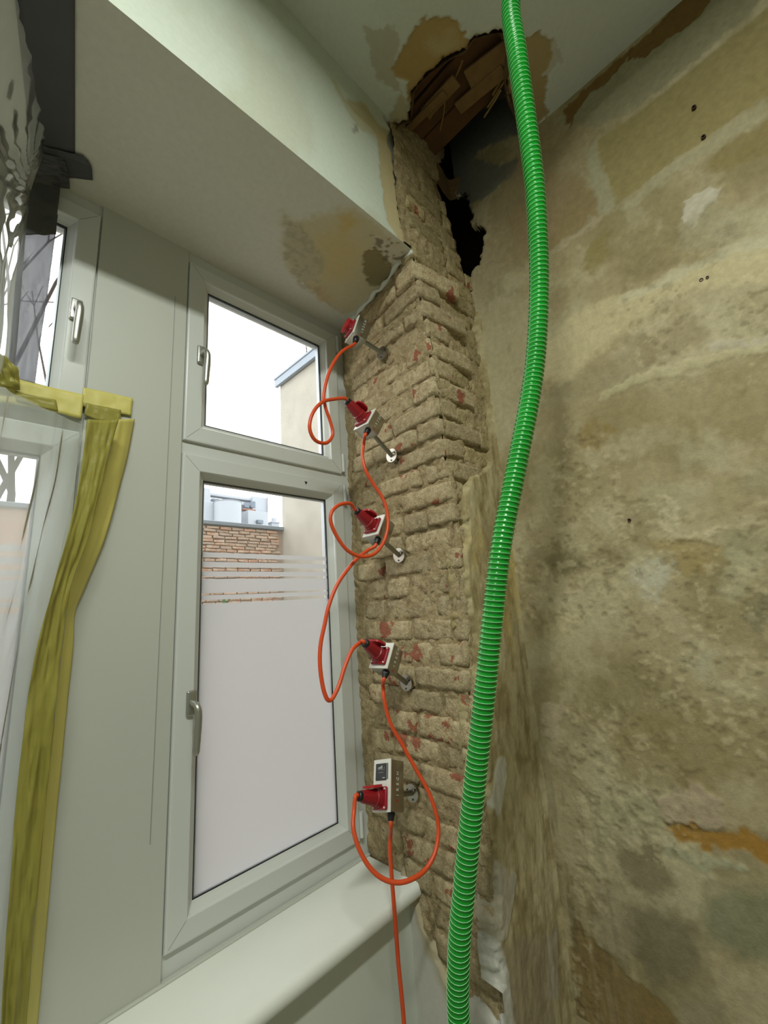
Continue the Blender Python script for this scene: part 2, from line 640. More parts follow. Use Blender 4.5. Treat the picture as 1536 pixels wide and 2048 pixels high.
# ---------------------------------------------------------------- right wall
def build_right_wall():
    du = .0045
    ys = np.concatenate([np.arange(-1.30, .012, du), [.012]])
    zs = np.arange(.30, 3.76, du)
    Y, Z = np.meshgrid(ys, zs, indexing='ij')
    wob = .5 * (fbm(Y * 5, Z * 5, seed=3) - .5)
    jy = .05 * (fbm(Y * 16, Z * 16, seed=5, octv=4) - .5) + .035 * (fbm(Y * 55, Z * 55, seed=6, octv=3) - .5)
    jz = .05 * (fbm(Y * 16, Z * 16, seed=7, octv=4) - .5) + .035 * (fbm(Y * 55, Z * 55, seed=8, octv=3) - .5)
    U, V = Y + jy, Z + jz
    S = np.ones(Y.shape + (3,)) * srgb((168, 154, 118))
    n1 = fbm(Y * 3.2, Z * 4, seed=21, octv=5)
    n2 = fbm(Y * 11, Z * 9, seed=22, octv=5, gain=.6)
    n3 = fbm(Y * 34, Z * 34, seed=23, octv=4, gain=.6)
    S = mixc(S, (186, 176, 142), smooth(.5, .66, n1) * .8)
    S = mixc(S, (146, 134, 96), smooth(.5, .36, n1) * .7)
    S = mixc(S, (192, 180, 148), smooth(.54, .68, n2) * .35)
    S = mixc(S, (132, 120, 86), smooth(.44, .30, n2) * .35)
    H = .003 * (n1 - .5) + .003 * (n2 - .5) + .0016 * (n3 - .5)

    def patch(px, col, w=1.0, soft=.006, h=0.0, jit=1.0):
        nonlocal S, H
        P = world_poly(px, 0, 0.0, (1, 2))
        sd = poly_sd(Y + jy * jit, Z + jz * jit, P)
        mk = smooth(soft, -soft, sd)
        S = mixc(S, col, mk * w)
        H = H + mk * h
    # upper wall
    patch([(1110, 250), (1190, 262), (1305, 190), (1460, 60), (1536, -20), (1700, -150), (1420, -60), (1250, 110)], (148, 142, 112), .9, .012)
    patch([(1123, 217), (1202, 146), (1305, 59), (1372, -10), (1440, -70), (1470, -70), (1400, 30), (1334, 79), (1287, 117), (1252, 120), (1208, 170), (1176, 187), (1156, 217), (1138, 258), (1132, 231)], (120, 90, 44), .95, .004, -.003, .6)
    patch([(1194, 281), (1305, 202), (1410, 117), (1536, 12), (1720, -130), (1720, 60), (1536, 190), (1431, 264), (1364, 310), (1276, 378), (1232, 407)], (152, 138, 92), .9, .006, -.003, .25)
    patch([(1232, 415), (1276, 384), (1364, 318), (1431, 270), (1536, 205), (1536, 245), (1430, 305), (1350, 355), (1290, 400), (1240, 425)], (172, 164, 132), .75, .012)
    patch([(1165, 300), (1190, 285), (1232, 407), (1215, 430), (1195, 425)], (170, 166, 136), .7, .012, 0, .4)
    patch([(1095, 340), (1164, 360), (1194, 425), (1120, 480), (1060, 520), (1010, 450)], (150, 130, 92), .8, .012)
    patch([(1100, 500), (1195, 428), (1228, 420), (1180, 455), (1105, 510)], (182, 168, 138), .7, .01)
    patch([(1170, 490), (1210, 470), (1220, 510), (1195, 545), (1165, 540)], (140, 126, 74), .7, .02)
    patch([(1430, 300), (1536, 235), (1600, 215), (1600, 290), (1520, 310), (1450, 350), (1420, 330)], (140, 124, 78), .75, .015)
    patch([(1365, 407), (1422, 378), (1443, 384), (1443, 405), (1408, 425), (1387, 457), (1367, 434)], (200, 192, 172), .85, .004, .003, .6)
    patch([(1368, 440), (1440, 400), (1470, 420), (1480, 470), (1400, 500), (1367, 490)], (166, 158, 128), .6, .012, .002)
    # cream skim band
    patch([(1085, 690), (1170, 610), (1300, 570), (1440, 520), (1536, 480), (1600, 460), (1600, 560), (1480, 570), (1330, 600), (1240, 660), (1130, 760), (1080, 760)], (202, 188, 148), .8, .02, .002)
    patch([(1240, 590), (1320, 560), (1430, 500), (1536, 465), (1600, 440), (1600, 470), (1440, 525), (1330, 575), (1250, 605)], (196, 190, 160), .6, .012)
    patch([(1100, 780), (1180, 740), (1290, 660), (1300, 760), (1200, 790), (1110, 795)], (150, 136, 104), .55, .02)
    patch([(1270, 690), (1330, 640), (1400, 630), (1430, 690), (1340, 720), (1280, 735)], (150, 134, 102), .6, .015)
    patch([(1420, 690), (1500, 675), (1560, 655), (1560, 680), (1470, 705), (1425, 710)], (190, 180, 156), .8, .005, .002)
    patch([(1198, 808), (1205, 790), (1260, 755), (1330, 735), (1440, 712), (1560, 680), (1560, 695), (1440, 728), (1340, 752), (1260, 775)], (192, 182, 144), .8, .005, .003, .5)
    patch([(1200, 800), (1270, 770), (1350, 750), (1560, 700), (1560, 850), (1500, 880), (1380, 850), (1250, 860), (1190, 840)], (154, 140, 102), .6, .03)
    # mid wall stains
    for (cx, cy, rr, col, w) in [(1136, 1128, 28, (116, 108, 76), .7), (1215, 1115, 30, (128, 114, 80), .6), (1300, 1162, 34, (190, 186, 164), .75),
                                 (1190, 870, 26, (140, 118, 66), .6), (1126, 1252, 30, (190, 176, 136), .7), (1490, 1100, 40, (146, 142, 108), .6),
                                 (1485, 1150, 45, (186, 178, 144), .6), (1540, 1240, 40, (112, 110, 84), .6), (1412, 1330, 26, (176, 172, 142), .6),
                                 (1405, 905, 40, (176, 168, 136), .5), (1330, 1000, 45, (178, 170, 136), .5), (1440, 1010, 40, (168, 158, 118), .6)]:
        P = [(cx + rr * math.cos(a) * 1.1, cy + rr * math.sin(a)) for a in np.linspace(0, 2 * np.pi, 12, endpoint=False)]
        patch(P, col, w, .02 if w < .8 else .035, 0, 1.6)
    patch([(1325, 990), (1345, 1000), (1350, 1050), (1370, 1075), (1420, 1060), (1440, 1060), (1415, 1085), (1350, 1085), (1330, 1050)], (196, 184, 150), .7, .004, .004)
    patch([(1300, 1080), (1390, 1075), (1450, 1100), (1400, 1140), (1360, 1160), (1340, 1120)], (162, 142, 92), .6, .015)
    # lower wall
    patch([(1075, 1420), (1120, 1400), (1130, 1440), (1110, 1490), (1085, 1470)], (182, 166, 138), .8, .005, .002)
    patch([(1250, 1440), (1480, 1400), (1600, 1400), (1600, 1560), (1400, 1570), (1260, 1560), (1220, 1500)], (140, 124, 82), .6, .03)
    patch([(1195, 1615), (1300, 1585), (1345, 1640), (1310, 1665), (1240, 1680), (1190, 1690)], (166, 160, 126), .8, .012, .002)
    patch([(1300, 1585), (1395, 1570), (1430, 1605), (1462, 1652), (1385, 1648), (1330, 1640)], (176, 158, 132), .85, .006, .004)
    patch([(1330, 1655), (1372, 1640), (1430, 1662), (1540, 1665), (1640, 1670), (1640, 1730), (1536, 1725), (1480, 1695), (1400, 1695), (1355, 1680)], (160, 118, 46), .9, .008, -.002)
    patch([(1320, 1690), (1400, 1702), (1480, 1725), (1515, 1748), (1420, 1742), (1340, 1720)], (170, 168, 138), .8, .008, .002)
    patch([(1230, 1690), (1320, 1690), (1350, 1770), (1300, 1800), (1250, 1760)], (116, 106, 78), .7, .02)
    patch([(1400, 1800), (1536, 1780), (1650, 1780), (1650, 1950), (1500, 1920), (1420, 1880)], (122, 126, 98), .7, .03)
    patch([(1140, 1838), (1180, 1868), (1230, 1920), (1300, 1990), (1390, 2060), (1390, 2150), (1160, 2150), (1148, 2000)], (132, 110, 66), .85, .008, -.002)
    patch([(1185, 1745), (1240, 1800), (1285, 1905), (1230, 1905), (1190, 1880)], (160, 148, 120), .8, .012, .002)
    patch([(1250, 1800), (1380, 1840), (1420, 1960), (1300, 1980), (1260, 1880)], (112, 106, 82), .7, .03)
    patch([(1340, 1990), (1440, 1980), (1460, 2050), (1370, 2060)], (150, 140, 116), .6, .02)
    # grey cement round the opening at the ceiling
    patch([(932, 330), (960, 300), (1040, 265), (1080, 215), (1140, 100), (1000, 200), (900, 250), (900, 380), (920, 420), (945, 420)], (112, 112, 104), .95, .008, 0, .6)
    patch([(900, 330), (955, 315), (1000, 330), (1036, 318), (1034, 340), (1005, 362), (985, 385), (960, 400), (935, 400)], (112, 112, 104), .9, .008, 0, .6)
    patch([(1000, 380), (1085, 250), (1180, 250), (1180, 300), (1100, 470), (1000, 560), (960, 620), (945, 560)], (160, 140, 108), .45, .03)
    # vertical streaks near the pier, bottom
    st = fbm(Y * 60, Z * 8, seed=31, octv=3)
    wst = smooth(-.30, -.02, Y) * smooth(1.2, .7, Z)
    S = mixc(S, (104, 96, 76), smooth(.55, .7, st) * wst * .5)
    S = mixc(S, (178, 164, 136), smooth(.45, .3, st) * wst * .4)
    # chips and scratches of the scraped surface
    ch = fbm(Y * 42, Z * 42, seed=41, octv=3)
    reg = smooth(.42, .56, fbm(Y * 3.1, Z * 3.1, seed=42, octv=3)) * smooth(2.75, 2.3, Z)
    cm = smooth(.63, .69, ch) * reg
    S = mixc(S, (196, 182, 146), cm * .4)
    H = H + cm * .0022
    cd = smooth(.34, .27, ch) * reg
    S = mixc(S, (128, 114, 82), cd * .4)
    H = H - cd * .003
    # ragged opening beside the pier under the ceiling
    hole = world_poly([(918, 392), (934, 400), (938, 430), (944, 443), (956, 452), (966, 464), (962, 498), (959, 524), (940, 545), (915, 545), (900, 470)], 0, 0.0, (1, 2))
    sdh = poly_sd(U, V, hole)
    keep = sdh > 0
    keep = keep[:-1, :-1] & keep[1:, :-1] & keep[1:, 1:] & keep[:-1, 1:]
    H = H - .008 * smooth(.02, 0, sdh) - .03 * smooth(.006, 0, sdh)
    X = -H - .000 + .35 * 0
    pts = np.stack([X, Y, Z], -1)
    me = grid_mesh('wall_right', pts, keep, S, flip=True)
    o = link_mesh('wall_right', me, M_WALL, smooth_shade=True)
    tag(o, 'scraped old plaster wall with brown and cream patches beside the brick pier', kind='structure')
    # plain continuation of the same wall outside the picture
    mb = MB()
    mb.box((0, RY0, 0), (.12, -1.298, 3.76))
    mb.box((0, -1.31, 0), (.12, .012, .302))
    mb.box((.02, -1.31, .30), (.12, -.42, 4.2))
    e = mb.build('wall_right_continuation', plain('wall_right_plain', (160, 148, 114), .9, var=.12, scale=4, bump=.4), o)
    for i, (p, r) in enumerate([((1388, 216), .0062), ((1407, 275), .0062), ((1403, 561), .0052), ((1415, 556), .004), ((1259, 1040), .0045)]):
        c = on_plane(p, 0, 0)
        mb = MB()
        seg = 14
        ro, ri = [], []
        a = np.linspace(0, 2 * np.pi, seg, endpoint=False)
        rings = []
        for (rad, x) in ((r * 1.0, -.0055), (r * 1.0, .006), ):
            rings.append([mb.bm.verts.new((x, c[1] + rad * math.cos(t), c[2] + rad * math.sin(t))) for t in a])
        rings.insert(0, [mb.bm.verts.new((-.0055, c[1] + r * .62 * math.cos(t), c[2] + r * .62 * math.sin(t))) for t in a])
        rings.insert(0, [mb.bm.verts.new((.004, c[1] + r * .55 * math.cos(t), c[2] + r * .55 * math.sin(t))) for t in a])
        for k in range(3):
            for q in range(seg):
                mb.bm.faces.new([rings[k][q], rings[k][(q + 1) % seg], rings[k + 1][(q + 1) % seg], rings[k + 1][q]])
        mb.bm.faces.new(rings[0])
        mb.build('wall_plug', M_PLUG, o)
    return o


M_PLUG = plain('wall_plug_brown', (58, 30, 20), .6, var=.2)
wall_right = build_right_wall()


# ---------------------------------------------------------------- ceiling
HOLE_PX = [(786, 262), (808, 250), (822, 244), (826, 190), (845, 165), (863, 149), (900, 125), (931, 107), (948, 81), (975, 76), (1005, 73), (1022, 105), (1012, 160),
           (1020, 200), (1030, 240), (1050, 265), (1060, 300), (960, 380), (900, 400), (850, 330)]


def build_ceiling():
    du = .0055
    xs = np.arange(-1.9, .02, du)
    ys = np.arange(-1.5, .02, du)
    X, Y = np.meshgrid(xs, ys, indexing='ij')
    j1 = .035 * (fbm(X * 18, Y * 18, seed=51) - .5) + .02 * (fbm(X * 70, Y * 70, seed=52, octv=2) - .5)
    j2 = .035 * (fbm(X * 18, Y * 18, seed=53) - .5) + .02 * (fbm(X * 70, Y * 70, seed=54, octv=2) - .5)
    n1 = fbm(X * 3, Y * 3, seed=55)
    S = np.ones(X.shape + (3,)) * srgb((206, 210, 198))
    S = mixc(S, (198, 202, 186), smooth(.45, .65, n1) * .6)
    H = .002 * (n1 - .5)

    def patch(px, col, w=1., soft=.004, h=0., jit=1.):
        nonlocal S, H
        P = world_poly(px, 2, Z_CEIL, (0, 1))
        mk = smooth(soft, -soft, poly_sd(X + j1 * jit, Y + j2 * jit, P))
        S = mixc(S, col, mk * w)
        H = H + mk * h
    patch([(727, 55), (760, 62), (785, 58), (800, 66), (790, 130), (800, 190), (760, 160), (735, 110)], (178, 172, 148), .8, .004, .0015)
    patch([(787, 130), (812, 90), (830, 60), (850, 35), (872, 30), (897, 32), (925, 65), (945, 85), (905, 125), (863, 152), (835, 178), (815, 215), (808, 165), (792, 150)], (170, 142, 84), .95, .004, .006)
    patch([(860, 75), (905, 70), (925, 95), (880, 118), (850, 100)], (186, 172, 130), .7, .02)
    patch([(1038, 80), (1080, 64), (1104, 88), (1109, 112), (1086, 150), (1096, 190), (1094, 232), (1040, 280), (1020, 240), (1005, 160), (1010, 90)], (168, 146, 98), .95, .004, .006)
    patch([(1094, 80), (1118, 90), (1130, 118), (1110, 140), (1092, 160), (1086, 150), (1109, 112)], (186, 180, 162), .8, .004, .002)
    patch([(800, 190), (815, 215), (830, 190), (826, 244), (790, 270), (775, 250)], (176, 166, 128), .8, .006, .002)
    hole = world_poly(HOLE_PX, 2, Z_CEIL, (0, 1))
    hole = [(min(x, .05), y) for x, y in hole] 
    sd = poly_sd(X + j1, Y + j2, hole)
    keep = sd > 0
    keep = keep[:-1, :-1] & keep[1:, :-1] & keep[1:, 1:] & keep[:-1, 1:]
    S = mixc(S, (150, 124, 80), smooth(.013, .009, sd) * .8)
    H = H + .008 * smooth(.025, 0, sd) + .03 * smooth(.007, 0, sd)
    pts = np.stack([X, Y, Z_CEIL + H], -1)
    me = grid_mesh('ceiling', pts, keep, S, flip=True)
    o = link_mesh('ceiling', me, M_PAINT, smooth_shade=True)
    tag(o, 'white painted ceiling with a broken-open hole in the corner', kind='structure')
    mb = MB()
    mb.box((RX0, RY0, Z_CEIL), (-1.898, .02, Z_CEIL + .1))
    mb.box((-1.9, RY0, Z_CEIL), (.02, -1.498, Z_CEIL + .1))
    mb.build('ceiling_continuation', M_WHITE, o)
    # broken edge of the plaster, a ragged lip going up
    n = 150
    hp, _ = resample(np.array([(x, y, 0) for x, y in hole] + [(hole[0][0], hole[0][1], 0)]), n)
    cx, cy = np.mean(hp[:, 0]), np.mean(hp[:, 1])
    rows = []
    for k, zz in enumerate(np.linspace(0, .085, 6)):
        jx = .03 * (fbm(hp[:, 0] * 22, hp[:, 1] * 22, hp[:, 0] * 0 + k * .7, seed=61) - .5)
        sc = 1.015 - .02 * k + 2.0 * jx
        rows.append(np.stack([cx + (hp[:, 0] - cx) * sc, cy + (hp[:, 1] - cy) * sc, np.full(n, Z_CEIL + zz)], 1))
    pts = np.array(rows)
    me = grid_mesh('broken_edge', pts)
    link_mesh('broken_edge', me, M_RIM, o)
    # boards of the floor above
    k = 0
    for (x0, x1, z) in ((-.86, -.70, 3.497), (-.69, -.535, 3.492), (-.528, -.385, 3.497), (-.378, -.255, 3.49), (-.248, -.155, 3.496)):
        mb = MB()
        vs = mb.box((x0, -1.15, z), (x1, .06, z + .024), .003, 1)
        b = mb.build('ceiling_board', M_WOOD, o)
    # reed and laths
    for (a, b, r) in [((858, 240), (900, 165), .004), ((905, 165), (925, 120), .004), ((880, 262), (890, 200), .003), ((985, 190), (1015, 135), .005),
                      ((975, 215), (1010, 160), .004), ((968, 235), (1002, 180), .004), ((990, 160), (1012, 120), .003)]:
        A = on_plane(a, 2, Z_CEIL + .07)
        B = on_plane(b, 2, Z_CEIL + .055)
        mid = (A + B) / 2 + np.array([.004, -.003, .006])
        C = catmull([A, mid, B], 10)
        link_mesh('reed_stalk', tube_mesh('reed_stalk', C, r, 6), M_REED, o, True)
    for (px, w, l, ang) in [((880, 195), .05, .16, .7), ((975, 130), .07, .16, .9), ((960, 180), .05, .2, .8), ((850, 225), .03, .2, .75)]:
        c = on_plane(px, 2, Z_CEIL + .06)
        mb = MB()
        mb.box((-w / 2, -l / 2, -.006), (w / 2, l / 2, .006), .002, 1, Matrix.Translation(c) @ Matrix.Rotation(ang - .75, 4, 'Z') @ Matrix.Rotation(.12, 4, 'X'))
        mb.build('lath', M_WOODL, o)
    # cavity shell between ceiling and the floor above
    mb = MB()
    mb.box((-1.3, -1.4, 4.2), (.56, .59, 4.24))
    mb.box((-1.34, -1.4, 3.42), (-1.3, .59, 4.24))
    mb.box((-1.3, -1.44, 3.42), (.56, -1.4, 4.24))
    mb.build('ceiling_void', M_CAVITY, o)
    # joist in the void
    mb = MB()
    mb.box((-1.2, -.08, 3.60), (-.16, .06, 3.78), .006, 1)
    mb.build('joist', M_DARKWOOD, o)
    return o


M_RIM = plain('broken_plaster_edge', (118, 94, 58), .95, var=.4, scale=60, bump=.7)
M_WOODL = plain('lath_wood', (132, 104, 62), .9, var=.3, scale=22, bump=.4)
ceiling = build_ceiling()

# masonry niche behind the corner opening
mb = MB()
mb.box((-1.3, .55, 3.42), (.56, .59, 4.24))
mb.box((-.27, .55, 2.6), (.56, .59, 3.42))
mb.box((.5, -1.4, 2.6), (.56, .59, 4.24))
mb.box((-.27, .05, 2.60), (.56, .59, 2.72))
mb.box((.03, -.46, 2.60), (.56, .05, 2.72))
mb.box((.03, -.46, 2.6), (.56, -.40, 4.24))
niche = mb.build('opening_masonry', M_CAVITY, wall_right)
mb = MB()
C = catmull([(-.035, .12, 2.7), (-.045, .11, 3.0), (-.03, .1, 3.3), (-.05, .09, 3.6)], 20)
link_mesh('old_pipe', tube_mesh('old_pipe', C, .026, 12), plain('dark_pipe', (44, 48, 54), .6, var=.2), wall_right, True)
mb.bm.free()


# ---------------------------------------------------------------- lintel wall above the niche
def build_lintel():
    du = .0055
    # front face
    xs = np.arange(-1.75, -.3, du)
    zs = np.arange(Z_SOF, Z_CEIL + .03, du)
    X, Z = np.meshgrid(xs, zs, indexing='ij')
    j1 = .03 * (fbm(X * 18, Z * 18, seed=71) - .5) + .02 * (fbm(X * 60, Z * 60, seed=72, octv=2) - .5)
    j2 = .03 * (fbm(X * 18, Z * 18, seed=73) - .5)
    n1 = fbm(X * 4, Z * 3, seed=75)
    S = np.ones(X.shape + (3,)) * srgb((200, 207, 192))
    S = mixc(S, (188, 190, 168), smooth(.45, .65, n1) * .6)
    H = .002 * (n1 - .5)

    def patch(px, col, w=1., soft=.004, h=0., jit=1.):
        nonlocal S, H
        P = world_poly(px, 1, 0.0, (0, 2))
        mk = smooth(soft, -soft, poly_sd(X + j1 * jit, Z + j2 * jit, P))
        S = mixc(S, col, mk * w)
        H = H + mk * h
    patch([(655, 150), (672, 165), (700, 215), (745, 240), (760, 270), (725, 265), (690, 215)], (186, 178, 140), .7, .008)
    patch([(690, 200), (730, 205), (760, 250), (786, 268), (782, 290), (755, 270), (720, 235)], (176, 160, 112), .7, .008, -.002)
    patch([(752, 262), (785, 272), (800, 400), (818, 500), (800, 480), (775, 440), (760, 340)], (192, 172, 122), .8, .006, -.002)
    patch([(706, 245), (716, 250), (712, 268), (704, 262)], (120, 116, 92), .6, .006)
    patch([(770, 140), (800, 160), (812, 200), (790, 215), (768, 180)], (182, 172, 132), .7, .008)
    edge = world_poly([(772, 238), (784, 262), (781, 290), (790, 330), (799, 400), (806, 440), (815, 480), (817, 500), (900, 700), (1000, 400), (830, 150)], 1, 0.0, (0, 2))
    sd = poly_sd(X + j1 * .8, Z + j2 * .8, edge)
    keep = sd > 0
    keep = keep[:-1, :-1] & keep[1:, :-1] & keep[1:, 1:] & keep[:-1, 1:]
    H = H - .008 * smooth(.015, 0, sd) - .03 * smooth(.006, 0, sd)
    pts = np.stack([X, 0 - H, Z], -1)
    pts[:, 0, 1] = .0
    o = link_mesh('wall_window', grid_mesh('wall_window', pts, keep, S), M_PAINT, smooth_shade=True)
    tag(o, 'white painted wall above the window niche', kind='structure')
    # soffit
    ys = np.arange(0, .60, du)
    xs = np.arange(-1.75, -.28, du)
    X, Y = np.meshgrid(xs, ys, indexing='ij')
    j1 = .035 * (fbm(X * 18, Y * 18, seed=81) - .5) + .025 * (fbm(X * 70, Y * 70, seed=82, octv=2) - .5)
    j2 = .035 * (fbm(X * 18, Y * 18, seed=83) - .5) + .025 * (fbm(X * 70, Y * 70, seed=84, octv=2) - .5)
    n1 = fbm(X * 3, Y * 3, seed=85)
    n3 = fbm(X * 60, Y * 60, seed=86, octv=3)
    S = np.ones(X.shape + (3,)) * srgb((206, 206, 192))
    H = .002 * (n1 - .5)

    def patch2(px, col, w=1., soft=.006, h=0., jit=1.):
        nonlocal S, H
        P = world_poly(px, 2, Z_SOF, (0, 1))
        mk = smooth(soft, -soft, poly_sd(X + j1 * jit, Y + j2 * jit, P))
        S = mixc(S, col, mk * w)
        H = H + mk * h
    patch2([(565, 430), (600, 440), (640, 430), (690, 415), (740, 440), (815, 500), (820, 545), (760, 590), (690, 630), (640, 600), (600, 560), (565, 520)], (190, 178, 136), .75, .02, -.001)
    patch2([(565, 430), (600, 450), (640, 500), (640, 560), (600, 560), (570, 510)], (176, 170, 150), .5 + 0 * 1, .01)
    patch2([(640, 480), (690, 450), (720, 500), (700, 560), (650, 560)], (200, 178, 116), .55, .05)
    patch2([(680, 432), (705, 425), (715, 450), (690, 462)], (196, 168, 92), .6, .022)
    patch2([(618, 565), (650, 570), (670, 600), (640, 605)], (190, 156, 104), .45, .025)
    patch2([(748, 470), (800, 490), (815, 505), (820, 545), (795, 548), (770, 520), (745, 490)], (202, 194, 176), .9, .005, .002)
    patch2([(728, 500), (760, 498), (772, 520), (800, 540), (790, 560), (760, 575), (742, 570), (727, 548)], (132, 122, 86), .9, .004, .004)
    # speckled remains
    P = world_poly([(740, 470), (800, 480), (816, 520), (800, 545), (770, 530)], 2, Z_SOF, (0, 1))
    mk = smooth(.01, -.01, poly_sd(X, Y, P)) * smooth(.52, .6, n3)
    S = mixc(S, (110, 100, 76), mk * .8)
    P = world_poly([(565, 430), (605, 450), (650, 520), (640, 590), (690, 630), (600, 575), (565, 520)], 2, Z_SOF, (0, 1))
    mk = smooth(.01, -.01, poly_sd(X, Y, P)) * smooth(.5, .6, n3)
    S = mixc(S, (156, 148, 126), mk * .45)
    pts = np.stack([X, Y, Z_SOF + H], -1)
    pts[:, 0, 2] = Z_SOF
    edge2 = np.interp(Y, [0, .526], [-.395, -.30]) + j1 * .5
    keep = (X < edge2)
    keep = keep[:-1, :-1] & keep[1:, :-1] & keep[1:, 1:] & keep[:-1, 1:]
    s = link_mesh('soffit', grid_mesh('soffit', pts, keep, S, flip=True), M_PAINT, o, True)
    mb = MB()
    mb.box((RX0, .0, Z_SOF), (-1.748, .58, Z_CEIL + .1))
    mb.box((-1.75, .02, Z_SOF + .02), (-.43, .58, Z_CEIL + .12))
    mb.box((RX0, .0, 0), (-2.22, .58, Z_SOF))
    mb.build('wall_window_continuation', M_WHITE, o)
    # torn plaster edge along the brick, on the soffit side
    return o


wall_window = build_lintel()


# ---------------------------------------------------------------- brick pier with exposed reveal
def build_pier():
    root = empty('wall_pier', (-.2, .2, 0))
    tag(root, 'exposed brick reveal and pier smeared with old mortar', kind='structure')
    du = .007
    # mortar bed of the reveal
    ys = np.arange(.008, .60, du)
    zs = np.arange(0, 3.0, du)
    Y, Z = np.meshgrid(ys, zs, indexing='ij')
    n1 = fbm(Y * 14, Z * 14, seed=91, octv=4, gain=.6)
    n2 = fbm(Y * 55, Z * 55, seed=92, octv=3, gain=.6)
    rec = .0055 + .030 * (n1 - .5) + .014 * (n2 - .5)
    near = smooth(.40, .50, Y)
    rec = rec - .006 * near
    X = reveal_x(Z, Y) + rec
    link_mesh('mortar_bed', grid_mesh('mortar_bed', np.stack([X, Y, Z], -1)), M_MORTAR, root, True)
    # mortar bed of the pier face, open where the hole in the corner is
    xs = np.arange(-.46, .02, du)
    zs = np.arange(0, 3.62, du)
    X, Z = np.meshgrid(xs, zs, indexing='ij')
    n1 = fbm(X * 14, Z * 10, seed=95, octv=4, gain=.6)
    n2 = fbm(X * 55, Z * 40, seed=96, octv=3, gain=.6)
    rec = .002 + .028 * (n1 - .5) + .014 * (n2 - .5)
    hole = world_poly([(893, 300), (884, 318), (880, 330), (884, 406), (897, 450), (911, 501), (929, 540), (950, 556), (990, 500), (990, 200), (930, 200)], 1, 0.0, (0, 2))
    sd = poly_sd(X + .06 * (fbm(X * 20, Z * 20, seed=97) - .5), Z, hole)
    keep = (sd > 0) & ((X > reveal_x(Z, 0 * Z) + .010) | (Z > Z_SOF + .005))
    keep = keep[:-1, :-1] & keep[1:, :-1] & keep[1:, 1:] & keep[:-1, 1:]
    rec = rec + .02 * smooth(.03, 0, sd) + .024 * smooth(2.0, 1.9, Z)
    link_mesh('mortar_bed', grid_mesh('mortar_bed', np.stack([X, rec, Z], -1), keep), M_MORTAR, root, True)
    mb = MB()
    mb.prism([(-.300, .018), (-.270, .56), (-.01, .56), (-.01, .040)], 2, 0, 2.62)
    mb.prism([(-.375, .03), (-.30, .56), (-.2, .56), (-.2, .03)], 2, 2.62, 3.42)
    mb.build('masonry_core', M_MORTAR, root)
    # inner cheek of the opening
    zz = np.linspace(2.86, 3.6, 40)
    hx = np.interp(zz, [2.86, 2.95, 3.05, 3.15, 3.3, 3.6], [-.03, -.03, -.065, -.10, -.155, -.165])
    rows = []
    for y in np.linspace(.005, .31, 14):
        w = .03 * (fbm(zz * 12, zz * 0 + y * 12, seed=99) - .5)
        rows.append(np.stack([hx + w - .01, np.full(40, y), zz], 1))
    link_mesh('opening_cheek', grid_mesh('opening_cheek', np.array(rows)), M_CHEEK, root, True)

    def brick(center, size, axes, mat, seed, rough=.004, cuts=(7, 4, 3)):
        """one weathered brick: size (len, h, dep) along axes (len dir, up, outward)"""
        nx, ny, nz = cuts
        idx = {}
        V = []

        def vid(i, j, k):
            if (i, j, k) not in idx:
                idx[(i, j, k)] = len(V)
                V.append((i / nx * 2 - 1, j / ny * 2 - 1, k / nz * 2 - 1))
            return idx[(i, j, k)]
        F = []
        for i in range(nx):
            for j in range(ny):
                F.append((vid(i, j, nz), vid(i + 1, j, nz), vid(i + 1, j + 1, nz), vid(i, j + 1, nz)))
        for k in range(nz):
            for i in range(nx):
                F.append((vid(i, 0, k), vid(i + 1, 0, k), vid(i + 1, 0, k + 1), vid(i, 0, k + 1)))
                F.append((vid(i, ny, k + 1), vid(i + 1, ny, k + 1), vid(i + 1, ny, k), vid(i, ny, k)))
            for j in range(ny):
                F.append((vid(0, j, k + 1), vid(0, j + 1, k + 1), vid(0, j + 1, k), vid(0, j, k)))
                F.append((vid(nx, j, k), vid(nx, j + 1, k), vid(nx, j + 1, k + 1), vid(nx, j, k + 1)))
        V = np.array(V)
        hs = np.array(size) / 2
        P = V * hs
        # round the edges
        rad = .006
        inner = np.clip(P, -(hs - rad), hs - rad)
        dl = P - inner
        ln = np.linalg.norm(dl, axis=1)[:, None]
        P = inner + np.where(ln > 1e-9, dl / np.maximum(ln, 1e-9) * np.minimum(ln, rad), 0)
        q = P * 44 + seed * 7.31
        nn = np.stack([fbm(q[:, 0], q[:, 1], q[:, 2], seed=s, octv=3, gain=.6) - .5 for s in (1, 2, 3)], 1)
        P = P + nn * np.array([rough * 3.2, rough * 2.8, rough * 2.6])
        A = np.array(axes, float)
        W = P @ A
        me = mesh_from('brick', W, F)
        o = link_mesh('brick', me, mat, root, True)
        o.location = o.location + Vector(center)
        return o
    ch = .0762
    z0 = 2.412 - 29 * ch
    sd = 0
    k = -1
    ztops = []
